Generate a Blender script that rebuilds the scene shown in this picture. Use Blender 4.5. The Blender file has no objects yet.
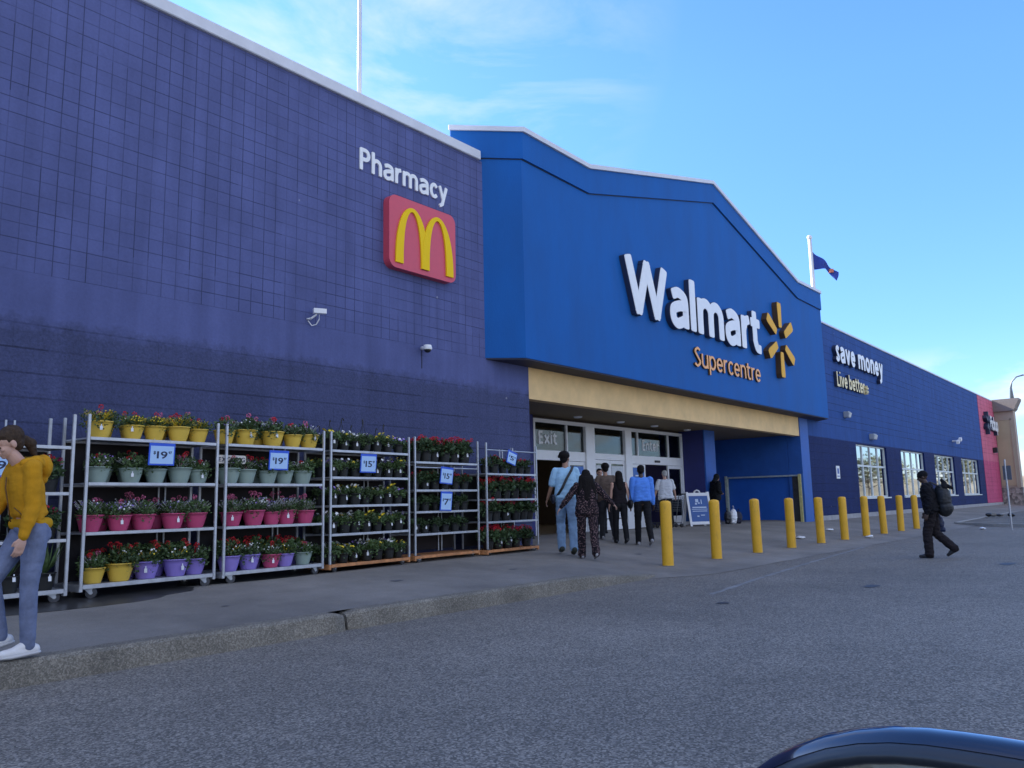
import bpy, bmesh, math, random
from mathutils import Vector, Matrix, noise, Euler
rnd = random.Random(7)
R = math.radians
COL = bpy.context.scene.collection
SC = bpy.context.scene

# ------------------------------------------------------------------ camera, world, sun, exposure
def cam_basis():
    yaw, pitch, roll = R(51.07), R(8.32), R(-1.276)
    F = Vector((math.sin(yaw)*math.cos(pitch), math.cos(yaw)*math.cos(pitch), math.sin(pitch)))
    Rt = Vector((math.cos(yaw), -math.sin(yaw), 0)); U = Rt.cross(F)
    R2 = Rt*math.cos(roll)+U*math.sin(roll); U2 = R2.cross(F)
    return R2, U2, F
cd = bpy.data.cameras.new('camera'); cam = bpy.data.objects.new('camera', cd); COL.objects.link(cam)
r_, u_, f_ = cam_basis()
m = Matrix.Identity(4)
for i in range(3): m[i][0] = r_[i]; m[i][1] = u_[i]; m[i][2] = -f_[i]
m[0][3], m[1][3], m[2][3] = 0, 0, 1.3
cam.matrix_world = m
cd.sensor_width = 36; cd.lens = 814.7/1024*36; cd.clip_start = 0.05; cd.clip_end = 6000
SC.camera = cam
SUN_EL, SUN_AZ = 30.0, 102.0          # azimuth of the sun's position, degrees counter-clockwise from +X (behind the store, to the left)
w = bpy.data.worlds.new('World'); SC.world = w; w.use_nodes = True
nt = w.node_tree; nt.nodes.clear()
out = nt.nodes.new('ShaderNodeOutputWorld'); bg = nt.nodes.new('ShaderNodeBackground')
sky = nt.nodes.new('ShaderNodeTexSky'); sky.sky_type = 'NISHITA'; sky.sun_disc = False
sky.sun_elevation = R(SUN_EL); sky.sun_rotation = R(90-SUN_AZ); sky.air_density = 1.0; sky.dust_density = 0.6; sky.ozone_density = 2.5
bg.inputs['Strength'].default_value = 0.12
tc = nt.nodes.new('ShaderNodeTexCoord')
mp = nt.nodes.new('ShaderNodeMapping'); mp.inputs['Scale'].default_value = (1.0, 2.2, 5.0); mp.inputs['Rotation'].default_value = (0, R(20), R(35))
nz = nt.nodes.new('ShaderNodeTexNoise'); nz.inputs['Scale'].default_value = 1.7; nz.inputs['Detail'].default_value = 9; nz.inputs['Roughness'].default_value = .6; nz.inputs['Distortion'].default_value = .5
cr = nt.nodes.new('ShaderNodeValToRGB'); cr.color_ramp.elements[0].position = .45; cr.color_ramp.elements[1].position = .78
cr.color_ramp.elements[0].color = (0, 0, 0, 1); cr.color_ramp.elements[1].color = (1, 1, 1, 1)
# wisps only in one part of the sky
vd = nt.nodes.new('ShaderNodeVectorMath'); vd.operation = 'DOT_PRODUCT'
wd = (r_*((330-512)/814.7) - u_*((0-384)/814.7) + f_).normalized(); vd.inputs[1].default_value = wd
mr = nt.nodes.new('ShaderNodeMapRange'); mr.inputs['From Min'].default_value = .925; mr.inputs['From Max'].default_value = .995; mr.inputs['To Max'].default_value = .85
mu = nt.nodes.new('ShaderNodeMath'); mu.operation = 'MULTIPLY'
nt.links.new(tc.outputs['Generated'], mp.inputs['Vector']); nt.links.new(mp.outputs[0], nz.inputs['Vector'])
nt.links.new(nz.outputs['Fac'], cr.inputs[0]); nt.links.new(tc.outputs['Generated'], vd.inputs[0])
nt.links.new(vd.outputs['Value'], mr.inputs['Value']); nt.links.new(cr.outputs[0], mu.inputs[0]); nt.links.new(mr.outputs[0], mu.inputs[1])
# low puffy clouds near the horizon
nz2 = nt.nodes.new('ShaderNodeTexNoise'); nz2.inputs['Scale'].default_value = 9; nz2.inputs['Detail'].default_value = 6
mp2 = nt.nodes.new('ShaderNodeMapping'); mp2.inputs['Scale'].default_value = (1, 1, 2.6)
cr2 = nt.nodes.new('ShaderNodeValToRGB'); cr2.color_ramp.elements[0].position = .47; cr2.color_ramp.elements[1].position = .6
cr2.color_ramp.elements[0].color = (0, 0, 0, 1)
sx = nt.nodes.new('ShaderNodeSeparateXYZ')
mr2 = nt.nodes.new('ShaderNodeMapRange'); mr2.inputs['From Min'].default_value = .16; mr2.inputs['From Max'].default_value = .09; mr2.inputs['To Max'].default_value = .8
mu2 = nt.nodes.new('ShaderNodeMath'); mu2.operation = 'MULTIPLY'; ad = nt.nodes.new('ShaderNodeMath'); ad.operation = 'MAXIMUM'
nt.links.new(tc.outputs['Generated'], mp2.inputs['Vector']); nt.links.new(mp2.outputs[0], nz2.inputs['Vector']); nt.links.new(nz2.outputs['Fac'], cr2.inputs[0])
nt.links.new(tc.outputs['Generated'], sx.inputs[0]); nt.links.new(sx.outputs['Z'], mr2.inputs['Value'])
nt.links.new(cr2.outputs[0], mu2.inputs[0]); nt.links.new(mr2.outputs[0], mu2.inputs[1])
nt.links.new(mu.outputs[0], ad.inputs[0]); nt.links.new(mu2.outputs[0], ad.inputs[1])
mx = nt.nodes.new('ShaderNodeMix'); mx.data_type = 'RGBA'
hs = nt.nodes.new('ShaderNodeHueSaturation'); hs.inputs['Saturation'].default_value = 1.05
nt.links.new(sky.outputs[0], hs.inputs['Color'])
hr = nt.nodes.new('ShaderNodeValToRGB'); hr.color_ramp.elements[0].position = 0.0; hr.color_ramp.elements[0].color = (.46, .56, .76, 1); hr.color_ramp.elements[1].position = .45; hr.color_ramp.elements[1].color = (.50, .70, 1, 1)
e_ = hr.color_ramp.elements.new(.18); e_.color = (.42, .57, .92, 1)
hm_ = nt.nodes.new('ShaderNodeMix'); hm_.data_type = 'RGBA'; hm_.blend_type = 'MULTIPLY'; hm_.inputs[0].default_value = 1
# unseen broken cloud added over the car park side to whiten the light on the store
vb = nt.nodes.new('ShaderNodeVectorMath'); vb.operation = 'DOT_PRODUCT'; vb.inputs[1].default_value = (-.25, -.9, .35)
mr3 = nt.nodes.new('ShaderNodeMapRange'); mr3.inputs['From Min'].default_value = .05; mr3.inputs['From Max'].default_value = .6; mr3.inputs['To Max'].default_value = .95
cr3 = nt.nodes.new('ShaderNodeValToRGB'); cr3.color_ramp.elements[0].position = .36; cr3.color_ramp.elements[1].position = .58; cr3.color_ramp.elements[0].color = (0, 0, 0, 1)
mu3 = nt.nodes.new('ShaderNodeMath'); mu3.operation = 'MULTIPLY'; ad3 = nt.nodes.new('ShaderNodeMath'); ad3.operation = 'MAXIMUM'
nt.links.new(tc.outputs['Generated'], vb.inputs[0]); nt.links.new(vb.outputs['Value'], mr3.inputs['Value']); nt.links.new(nz.outputs['Fac'], cr3.inputs[0])
nt.links.new(mr3.outputs[0], mu3.inputs[0]); nt.links.new(cr3.outputs[0], mu3.inputs[1]); nt.links.new(ad.outputs[0], ad3.inputs[0]); nt.links.new(mu3.outputs[0], ad3.inputs[1])
nt.links.new(sx.outputs['Z'], hr.inputs[0]); nt.links.new(hs.outputs[0], hm_.inputs[6]); nt.links.new(hr.outputs[0], hm_.inputs[7])
nt.links.new(ad3.outputs[0], mx.inputs[0]); nt.links.new(hm_.outputs[2], mx.inputs[6]); mx.inputs[7].default_value = (2.7, 2.72, 2.8, 1)
nt.links.new(mx.outputs[2], bg.inputs[0]); nt.links.new(bg.outputs[0], out.inputs[0])
sd = bpy.data.lights.new('sun', 'SUN'); sd.energy = 3.6; sd.angle = R(.53); sd.color = (1, .93, .83)
so = bpy.data.objects.new('sun', sd); COL.objects.link(so)
sv = Vector((math.cos(R(SUN_EL))*math.cos(R(SUN_AZ)), math.cos(R(SUN_EL))*math.sin(R(SUN_AZ)), math.sin(R(SUN_EL))))
so.rotation_euler = sv.to_track_quat('Z', 'Y').to_euler(); so.location = (-20, 60, 60)
SC.view_settings.view_transform = 'Standard'; SC.view_settings.look = 'None'; SC.view_settings.gamma = 1
SC.view_settings.exposure = 1.85

# ------------------------------------------------------------------ materials
MATS = {}
def mat(name, col, rough=.7, metal=0., var=0., vscale=8., bump=0., bscale=60., spec=.5, coat=0., stretch=None, objvar=0.):
    if name in MATS: return MATS[name]
    m = bpy.data.materials.new(name); m.use_nodes = True; n = m.node_tree; b = n.nodes['Principled BSDF']
    b.inputs['Roughness'].default_value = rough; b.inputs['Metallic'].default_value = metal
    b.inputs['Specular IOR Level'].default_value = spec; b.inputs['Coat Weight'].default_value = coat
    c4 = (*col, 1); b.inputs['Base Color'].default_value = c4
    t = n.nodes.new('ShaderNodeTexCoord'); src = t.outputs['Object']
    if stretch:
        mpp = n.nodes.new('ShaderNodeMapping'); mpp.inputs['Scale'].default_value = stretch
        n.links.new(src, mpp.inputs[0]); src = mpp.outputs[0]
    if var:
        nn = n.nodes.new('ShaderNodeTexNoise'); nn.inputs['Scale'].default_value = vscale; nn.inputs['Detail'].default_value = 6; nn.inputs['Roughness'].default_value = .65
        n.links.new(src, nn.inputs['Vector'])
        rp = n.nodes.new('ShaderNodeValToRGB'); rp.color_ramp.elements[0].position = .3; rp.color_ramp.elements[1].position = .72
        rp.color_ramp.elements[0].color = (*[c*(1-var) for c in col], 1); rp.color_ramp.elements[1].color = (*[min(1, c*(1+var)) for c in col], 1)
        n.links.new(nn.outputs['Fac'], rp.inputs[0]); last = rp.outputs[0]
        if objvar:
            oi = n.nodes.new('ShaderNodeObjectInfo'); h = n.nodes.new('ShaderNodeHueSaturation')
            r1 = n.nodes.new('ShaderNodeMapRange'); r1.inputs['To Min'].default_value = 1-objvar; r1.inputs['To Max'].default_value = 1+objvar
            n.links.new(oi.outputs['Random'], r1.inputs[0]); n.links.new(r1.outputs[0], h.inputs['Value']); n.links.new(last, h.inputs['Color']); last = h.outputs[0]
        n.links.new(last, b.inputs['Base Color'])
        r2 = n.nodes.new('ShaderNodeMapRange'); r2.inputs['To Min'].default_value = max(0, rough-.1); r2.inputs['To Max'].default_value = min(1, rough+.1)
        n.links.new(nn.outputs['Fac'], r2.inputs[0]); n.links.new(r2.outputs[0], b.inputs['Roughness'])
    if bump:
        n2 = n.nodes.new('ShaderNodeTexNoise'); n2.inputs['Scale'].default_value = bscale; n2.inputs['Detail'].default_value = 5
        n.links.new(src, n2.inputs['Vector']); bp = n.nodes.new('ShaderNodeBump'); bp.inputs['Strength'].default_value = bump; bp.inputs['Distance'].default_value = .01
        n.links.new(n2.outputs['Fac'], bp.inputs['Height']); n.links.new(bp.outputs[0], b.inputs['Normal'])
    MATS[name] = m; return m

def N(n, kind, **kw):
    o = n.nodes.new(kind)
    for k, v in kw.items():
        if k in o.inputs: o.inputs[k].default_value = v
        else: setattr(o, k, v)
    return o
def mathn(n, op, a, b=None, clamp=False):
    o = n.nodes.new('ShaderNodeMath'); o.operation = op; o.use_clamp = clamp
    for i, v in enumerate((a, b)):
        if v is None: continue
        if isinstance(v, (int, float)): o.inputs[i].default_value = v
        else: n.links.new(v, o.inputs[i])
    return o.outputs[0]
def mixc(n, f, a, b):
    o = n.nodes.new('ShaderNodeMix'); o.data_type = 'RGBA'
    for i, v in ((0, f), (6, a), (7, b)):
        if isinstance(v, (int, float)): o.inputs[i].default_value = v
        elif isinstance(v, tuple): o.inputs[i].default_value = (*v, 1)
        else: n.links.new(v, o.inputs[i])
    return o.outputs[2]

def wall_paint(name, top_col, low_col, z_split, tile):
    """Painted block wall: scored tiles (or long courses) above, a smooth band, rough block courses below."""
    m = bpy.data.materials.new(name); m.use_nodes = True; n = m.node_tree; b = n.nodes['Principled BSDF']
    g = N(n, 'ShaderNodeNewGeometry'); sp = N(n, 'ShaderNodeSeparateXYZ'); n.links.new(g.outputs['Position'], sp.inputs[0])
    X, Z = sp.outputs['X'], sp.outputs['Z']
    cb = N(n, 'ShaderNodeCombineXYZ'); n.links.new(mathn(n, 'ADD', X, mathn(n, 'MULTIPLY', sp.outputs['Y'], 1.0)), cb.inputs[0]); n.links.new(Z, cb.inputs[1])
    en = N(n, 'ShaderNodeTexNoise', Scale=7.0, Detail=5.0); n.links.new(g.outputs['Position'], en.inputs['Vector'])
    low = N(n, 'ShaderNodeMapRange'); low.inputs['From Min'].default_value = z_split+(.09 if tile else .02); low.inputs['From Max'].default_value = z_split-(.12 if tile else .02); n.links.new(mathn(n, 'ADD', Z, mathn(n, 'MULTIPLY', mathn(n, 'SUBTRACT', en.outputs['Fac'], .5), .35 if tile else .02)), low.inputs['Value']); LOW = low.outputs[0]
    hi = mathn(n, 'GREATER_THAN', Z, 4.27 if tile else 4.05); 
    def brick(wd, ht, off, mort, smooth=.1, vec=None):
        br = N(n, 'ShaderNodeTexBrick', **{'Scale': 1.0, 'Mortar Size': mort, 'Brick Width': wd, 'Row Height': ht, 'Mortar Smooth': smooth, 'Bias': 0.0})
        br.offset = off; br.squash = 1; n.links.new(vec or cb.outputs[0], br.inputs['Vector']); return br
    mp_ = N(n, 'ShaderNodeMapping'); n.links.new(cb.outputs[0], mp_.inputs[0]); mp_.inputs['Location'].default_value = (.03, -.07, 0)
    fine = N(n, 'ShaderNodeTexNoise', Scale=26.0, Detail=6.0, Roughness=.7); n.links.new(g.outputs['Position'], fine.inputs['Vector'])
    mid = N(n, 'ShaderNodeTexNoise', Scale=1.1, Detail=5.0, Roughness=.6); n.links.new(g.outputs['Position'], mid.inputs['Vector'])
    st = N(n, 'ShaderNodeMapping'); st.inputs['Scale'].default_value = (2.4, 2.4, .18); n.links.new(g.outputs['Position'], st.inputs[0])
    streak = N(n, 'ShaderNodeTexNoise', Scale=1.6, Detail=4.0); n.links.new(st.outputs[0], streak.inputs['Vector'])
    U_ = cb.outputs[0]; SX = N(n, 'ShaderNodeSeparateXYZ'); n.links.new(U_, SX.inputs[0]); UX = SX.outputs['X']
    def joint(coord, off, per, hw): return mathn(n, 'GREATER_THAN', mathn(n, 'ABSOLUTE', mathn(n, 'SUBTRACT', mathn(n, 'FRACT', mathn(n, 'DIVIDE', mathn(n, 'ADD', coord, off), per)), .5)), .5-hw/per)
    def rndcell(px, pz, ox, oz, seed):
        m_ = N(n, 'ShaderNodeCombineXYZ'); n.links.new(mathn(n, 'ROUND', mathn(n, 'DIVIDE', mathn(n, 'ADD', UX, ox), px)), m_.inputs[0]); n.links.new(mathn(n, 'ROUND', mathn(n, 'DIVIDE', mathn(n, 'ADD', Z, oz), pz)), m_.inputs[1]); m_.inputs[2].default_value = seed
        w_ = N(n, 'ShaderNodeTexWhiteNoise', noise_dimensions='3D'); n.links.new(m_.outputs[0], w_.inputs['Vector']); return w_.outputs['Value']
    tilev = None
    if tile:
        vj = mathn(n, 'MULTIPLY', joint(UX, .03, .205, .006), mathn(n, 'ADD', .25, mathn(n, 'MULTIPLY', rndcell(.205, .9, .03, .2, 1.0), .95), True))
        hj = mathn(n, 'MULTIPLY', joint(Z, -.07, .2, .005), mathn(n, 'ADD', .3, mathn(n, 'MULTIPLY', rndcell(.82, .2, .1, -.07, 2.0), .8), True))
        upj = mathn(n, 'MULTIPLY', mathn(n, 'MAXIMUM', vj, hj), hi); upj = mathn(n, 'MULTIPLY', upj, mathn(n, 'ADD', .5, mid.outputs['Fac'], True))
        tilev = mathn(n, 'MULTIPLY', mathn(n, 'SUBTRACT', rndcell(.205, .2, -.07, .03, 3.0), .5), mathn(n, 'MULTIPLY', hi, .55))
    else:
        upj = mathn(n, 'MULTIPLY', mathn(n, 'MULTIPLY', joint(Z, 0, .3, .013), hi), mathn(n, 'ADD', .25, mathn(n, 'MULTIPLY', rndcell(2.4, .3, .3, 0, 4.0), .6)))
    loj = mathn(n, 'MULTIPLY', mathn(n, 'MULTIPLY', joint(Z, .04, .305, .011), LOW), mathn(n, 'ADD', .15, mathn(n, 'MULTIPLY', rndcell(1.3, .305, 0, .04, 5.0), .65)))
    lvj = mathn(n, 'MULTIPLY', mathn(n, 'MULTIPLY', joint(UX, .1, .61, .008), LOW), mathn(n, 'MULTIPLY', rndcell(.61, .305, .1, .19, 6.0), .22))
    J = mathn(n, 'ADD', upj, mathn(n, 'MAXIMUM', loj, lvj), True)
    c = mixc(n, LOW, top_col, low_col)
    f2 = mathn(n, 'ADD', .74, mathn(n, 'MULTIPLY', mid.outputs['Fac'], .52)); 
    f3 = mathn(n, 'ADD', .74, mathn(n, 'MULTIPLY', streak.outputs['Fac'], .52)); ff = mathn(n, 'MULTIPLY', f2, f3)
    if tilev is not None: ff = mathn(n, 'MULTIPLY', ff, mathn(n, 'ADD', 1.0, mathn(n, 'MULTIPLY', tilev, .16)))
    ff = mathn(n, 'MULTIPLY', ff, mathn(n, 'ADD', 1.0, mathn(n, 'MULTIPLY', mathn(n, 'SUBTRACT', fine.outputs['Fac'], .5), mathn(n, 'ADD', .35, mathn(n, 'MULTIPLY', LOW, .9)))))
    vs = N(n, 'ShaderNodeVectorMath', operation='SCALE'); n.links.new(c, vs.inputs[0]); n.links.new(ff, vs.inputs['Scale'])
    dark = N(n, 'ShaderNodeVectorMath', operation='SCALE'); n.links.new(vs.outputs[0], dark.inputs[0]); dark.inputs['Scale'].default_value = .42
    chv = N(n, 'ShaderNodeTexVoronoi', Scale=1.15); n.links.new(g.outputs['Position'], chv.inputs['Vector']); dd = N(n, 'ShaderNodeVectorMath', operation='ADD'); chs = mathn(n, 'LESS_THAN', mathn(n, 'ADD', chv.outputs['Distance'], mathn(n, 'MULTIPLY', fine.outputs['Fac'], .035)), .045)
    n.links.new(mixc(n, mathn(n, 'MULTIPLY', chs, .45), mixc(n, J, vs.outputs[0], dark.outputs[0]), (.42, .42, .46)), b.inputs['Base Color'])
    # chips of bare block
    b.inputs['Roughness'].default_value = .75; b.inputs['Specular IOR Level'].default_value = .2
    hgt = mathn(n, 'ADD', mathn(n, 'MULTIPLY', J, -1.0), mathn(n, 'MULTIPLY', fine.outputs['Fac'], mathn(n, 'ADD', .3, mathn(n, 'MULTIPLY', LOW, 1.6))))
    bp = N(n, 'ShaderNodeBump', Strength=.7, Distance=.012); n.links.new(hgt, bp.inputs['Height']); n.links.new(bp.outputs[0], b.inputs['Normal'])
    return m

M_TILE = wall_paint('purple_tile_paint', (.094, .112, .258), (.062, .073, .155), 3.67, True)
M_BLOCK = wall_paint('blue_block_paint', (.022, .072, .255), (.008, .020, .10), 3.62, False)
M_RED = wall_paint('red_block_paint', (.55, .13, .20), (.50, .08, .17), 3.62, False)
M_GABLE = mat('gable_blue', (.006, .105, .375), .7, var=.13, vscale=1.1, bump=.35, bscale=70, stretch=(1, 1, .3), spec=.25)
M_COPE = mat('coping_grey', (.62, .64, .68), .45, metal=.0, var=.08, vscale=3)
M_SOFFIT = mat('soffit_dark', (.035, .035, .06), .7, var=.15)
M_TAN = mat('fascia_tan', (.88, .60, .27), .75, var=.12, vscale=1.6, bump=.2, bscale=120)
M_CEIL = mat('recess_ceiling', (.22, .16, .085), .8, var=.12, vscale=1.3)
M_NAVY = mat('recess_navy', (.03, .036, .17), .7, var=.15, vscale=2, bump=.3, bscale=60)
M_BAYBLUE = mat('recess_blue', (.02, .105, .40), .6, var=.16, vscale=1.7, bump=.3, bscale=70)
M_SHUT = mat('shutter_blue', (.018, .12, .50), .5, var=.12, vscale=1.2)
M_WHITE = mat('white_frame', (.82, .83, .84), .4, var=.05, vscale=4)
M_GALV = mat('galvanised_steel', (.47, .49, .52), .42, metal=.55, var=.18, vscale=9, bump=.1, bscale=80)
M_RUST = mat('rusty_orange_steel', (.52, .23, .09), .7, metal=.1, var=.35, vscale=7, bump=.2)
M_RUB = mat('black_rubber', (.02, .02, .022), .7)
M_DARK = mat('dark_plastic', (.015, .015, .017), .5)
M_YEL = mat('bollard_yellow', (.78, .42, .02), .5, var=.10, vscale=3, bump=.12, bscale=30)
M_CONC = mat('kerb_concrete', (.20, .19, .17), .9, var=.38, vscale=9, bump=.9, bscale=55)
M_WHP = mat('white_paint', (.78, .79, .8), .5, var=.03)
M_POLE = mat('pole_white', (.66, .66, .66), .4, metal=.3, var=.06)

def asphalt(name, c1, c2, grain, bumpd, big=.18, cracks=False):
    m = bpy.data.materials.new(name); m.use_nodes = True; n = m.node_tree; b = n.nodes['Principled BSDF']
    g = N(n, 'ShaderNodeNewGeometry')
    v = N(n, 'ShaderNodeTexVoronoi', Scale=grain); n.links.new(g.outputs['Position'], v.inputs['Vector'])
    f = N(n, 'ShaderNodeTexNoise', Scale=grain*.8, Detail=4.0); n.links.new(g.outputs['Position'], f.inputs['Vector'])
    l = N(n, 'ShaderNodeTexNoise', Scale=big, Detail=7.0, Roughness=.62); n.links.new(g.outputs['Position'], l.inputs['Vector'])
    l2 = N(n, 'ShaderNodeTexNoise', Scale=2.2, Detail=6.0, Roughness=.7); n.links.new(g.outputs['Position'], l2.inputs['Vector'])
    sx = N(n, 'ShaderNodeSeparateColor'); n.links.new(v.outputs['Color'], sx.inputs[0])
    k = mathn(n, 'ADD', mathn(n, 'MULTIPLY', mathn(n, 'POWER', sx.outputs[0], 1.6), .75), mathn(n, 'MULTIPLY', f.outputs['Fac'], .25))
    c = mixc(n, k, c1, c2)
    sc = mathn(n, 'MULTIPLY', mathn(n, 'ADD', .30, mathn(n, 'MULTIPLY', l.outputs['Fac'], 1.4)), mathn(n, 'ADD', .72, mathn(n, 'MULTIPLY', l2.outputs['Fac'], .56)))
    if cracks:
        vc = N(n, 'ShaderNodeTexVoronoi', Scale=.28, feature='DISTANCE_TO_EDGE'); di = N(n, 'ShaderNodeVectorMath', operation='ADD')
        wv = N(n, 'ShaderNodeVectorMath', operation='SCALE'); wv.inputs['Scale'].default_value = .8; n.links.new(l2.outputs['Color'], wv.inputs[0])
        n.links.new(g.outputs['Position'], di.inputs[0]); n.links.new(wv.outputs[0], di.inputs[1]); n.links.new(di.outputs[0], vc.inputs['Vector'])
        ck = mathn(n, 'LESS_THAN', vc.outputs['Distance'], .0045); sc = mathn(n, 'MULTIPLY', sc, mathn(n, 'SUBTRACT', 1.0, mathn(n, 'MULTIPLY', ck, .45)))
    vs = N(n, 'ShaderNodeVectorMath', operation='SCALE'); n.links.new(c, vs.inputs[0]); n.links.new(sc, vs.inputs['Scale'])
    n.links.new(vs.outputs[0], b.inputs['Base Color']); b.inputs['Roughness'].default_value = .85
    bp = N(n, 'ShaderNodeBump', Strength=.8, Distance=bumpd); n.links.new(k, bp.inputs['Height']); n.links.new(bp.outputs[0], b.inputs['Normal'])
    return m
M_ROAD = asphalt('road_asphalt', (.045, .041, .035), (.40, .36, .30), 80, .007, .16, False)
M_WALK = asphalt('sidewalk_concrete', (.18, .166, .146), (.26, .24, .212), 160, .0015, .5, False)
M_LOT = asphalt('lot_asphalt', (.26, .25, .23), (.36, .35, .32), 20, .004, .05)
M_GRAVEL = asphalt('island_gravel', (.09, .08, .065), (.28, .25, .2), 26, .02, .6)

def glass(name, refl, tint, rough=.02):
    m = bpy.data.materials.new(name); m.use_nodes = True; n = m.node_tree; n.nodes.clear()
    o = N(n, 'ShaderNodeOutputMaterial'); gl = N(n, 'ShaderNodeBsdfGlossy', Roughness=rough); gl.inputs['Color'].default_value = (.9, .95, .97, 1)
    tr = N(n, 'ShaderNodeBsdfTransparent'); tr.inputs['Color'].default_value = (*tint, 1)
    fr = N(n, 'ShaderNodeFresnel', IOR=1.5); mxs = N(n, 'ShaderNodeMixShader')
    tcn = N(n, 'ShaderNodeNewGeometry'); nn = N(n, 'ShaderNodeTexNoise', Scale=1.2, Detail=1.0); bp = N(n, 'ShaderNodeBump', Strength=.05, Distance=.02)
    n.links.new(tcn.outputs['Position'], nn.inputs['Vector']); n.links.new(nn.outputs['Fac'], bp.inputs['Height']); n.links.new(bp.outputs[0], gl.inputs['Normal'])
    n.links.new(mathn(n, 'MULTIPLY', fr.outputs[0], refl, True), mxs.inputs[0]); n.links.new(tr.outputs[0], mxs.inputs[1]); n.links.new(gl.outputs[0], mxs.inputs[2]); n.links.new(mxs.outputs[0], o.inputs[0])
    return m
M_GLASS = glass('door_glass', .85, (.35, .38, .38))
M_WGLASS = glass('window_glass', 2.6, (.08, .1, .12))
def emit(name, col, s):
    m = bpy.data.materials.new(name); m.use_nodes = True; n = m.node_tree; b = n.nodes['Principled BSDF']
    b.inputs['Base Color'].default_value = (*col, 1); b.inputs['Emission Color'].default_value = (*col, 1); b.inputs['Emission Strength'].default_value = s; return m

# ------------------------------------------------------------------ mesh helpers
def bm_obj(name, bm, m=None, parent=None, smooth=False):
    me = bpy.data.meshes.new(name); bm.normal_update(); bm.to_mesh(me); bm.free()
    if m is not None:
        for k in (m if isinstance(m, (list, tuple)) else [m]): me.materials.append(k)
    if smooth:
        for p in me.polygons: p.use_smooth = True
    o = bpy.data.objects.new(name, me); COL.objects.link(o); o.parent = parent; return o
def tag(o, label=None, cat=None, group=None, kind=None):
    if label: o['label'] = label
    if cat: o['category'] = cat
    if group: o['group'] = group
    if kind: o['kind'] = kind
    return o
def thing(name, label, cat, loc=(0, 0, 0), rz=0, group=None):
    o = bpy.data.objects.new(name, None); COL.objects.link(o); o.location = loc; o.rotation_euler = (0, 0, rz); o.empty_display_size = .1
    return tag(o, label, cat, group)
def box(bm, x0, x1, y0, y1, z0, z1, bev=0, mi=0):
    vs = [bm.verts.new((x, y, z)) for x in (x0, x1) for y in (y0, y1) for z in (z0, z1)]
    fs = [bm.faces.new([vs[i] for i in q]) for q in ((0, 1, 3, 2), (4, 6, 7, 5), (0, 4, 5, 1), (2, 3, 7, 6), (0, 2, 6, 4), (1, 5, 7, 3))]
    for f in fs: f.material_index = mi
    if bev:
        es = list({e for f in fs for e in f.edges}); bmesh.ops.bevel(bm, geom=es, offset=bev, segments=2, affect='EDGES')
    return vs
def obox(bm, c, ax, ay, az, hx, hy, hz):
    c = Vector(c); ax, ay, az = Vector(ax), Vector(ay), Vector(az)
    vs = [bm.verts.new(c+ax*hx*i+ay*hy*j+az*hz*k) for i in (-1, 1) for j in (-1, 1) for k in (-1, 1)]
    for q in ((0, 1, 3, 2), (4, 6, 7, 5), (0, 4, 5, 1), (2, 3, 7, 6), (0, 2, 6, 4), (1, 5, 7, 3)): bm.faces.new([vs[i] for i in q])
def tube(bm, pts, r, seg=8, cap=True):
    pts = [Vector(p) for p in pts]; rs = r if isinstance(r, (list, tuple)) else [r]*len(pts)
    rings = []; up = Vector((0, 0, 1))
    for i, p in enumerate(pts):
        d = (pts[min(i+1, len(pts)-1)]-pts[max(i-1, 0)]).normalized()
        a = d.cross(up) if abs(d.dot(up)) < .95 else d.cross(Vector((1, 0, 0))); a.normalize(); b_ = d.cross(a)
        rings.append([bm.verts.new(p+(a*math.cos(t)+b_*math.sin(t))*rs[i]) for t in [2*math.pi*k/seg for k in range(seg)]])
    for i in range(len(rings)-1):
        for k in range(seg): bm.faces.new((rings[i][k], rings[i][(k+1) % seg], rings[i+1][(k+1) % seg], rings[i+1][k]))
    if cap: bm.faces.new(rings[0][::-1]); bm.faces.new(rings[-1])
def lathe(bm, prof, c=(0, 0, 0), seg=20, close=True):
    c = Vector(c); rings = [[bm.verts.new(c+Vector((r*math.cos(2*math.pi*k/seg), r*math.sin(2*math.pi*k/seg), z))) for k in range(seg)] for r, z in prof]
    for i in range(len(rings)-1):
        for k in range(seg): bm.faces.new((rings[i][k], rings[i][(k+1) % seg], rings[i+1][(k+1) % seg], rings[i+1][k]))
    if close: bm.faces.new(rings[0][::-1]); bm.faces.new(rings[-1])
def prism(bm, poly, y0, y1):
    """poly of (x,z) extruded along y"""
    a = [bm.verts.new((x, y0, z)) for x, z in poly]; b_ = [bm.verts.new((x, y1, z)) for x, z in poly]; k = len(poly)
    f1 = bm.faces.new(a); f2 = bm.faces.new(b_[::-1])
    for i in range(k): bm.faces.new((a[i], b_[i], b_[(i+1) % k], a[(i+1) % k]))
    bmesh.ops.recalc_face_normals(bm, faces=bm.faces)
def ico(bm, c, r, sub=1, sc=(1, 1, 1)):
    mt = Matrix.Translation(c) @ Matrix.Diagonal((*[r*s for s in sc], 1)); bmesh.ops.create_icosphere(bm, subdivisions=sub, radius=1, matrix=mt)
def lmesh(name, bm, m, parent, **kw): return bm_obj(name, bm, m, parent, **kw)
def NB(): return bmesh.new()
def smoothstep(t): t = min(max(t, 0), 1); return t*t*(3-2*t)
def zs(X, Y):
    x0 = 10+max(0, Y-7.2)*1.5
    l = .2+.06*(Y-7.25); r = .03+.09*(Y-7.0); s = smoothstep((X-x0)/3)
    return min(l*(1-s)+r*s, .45)

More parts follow.
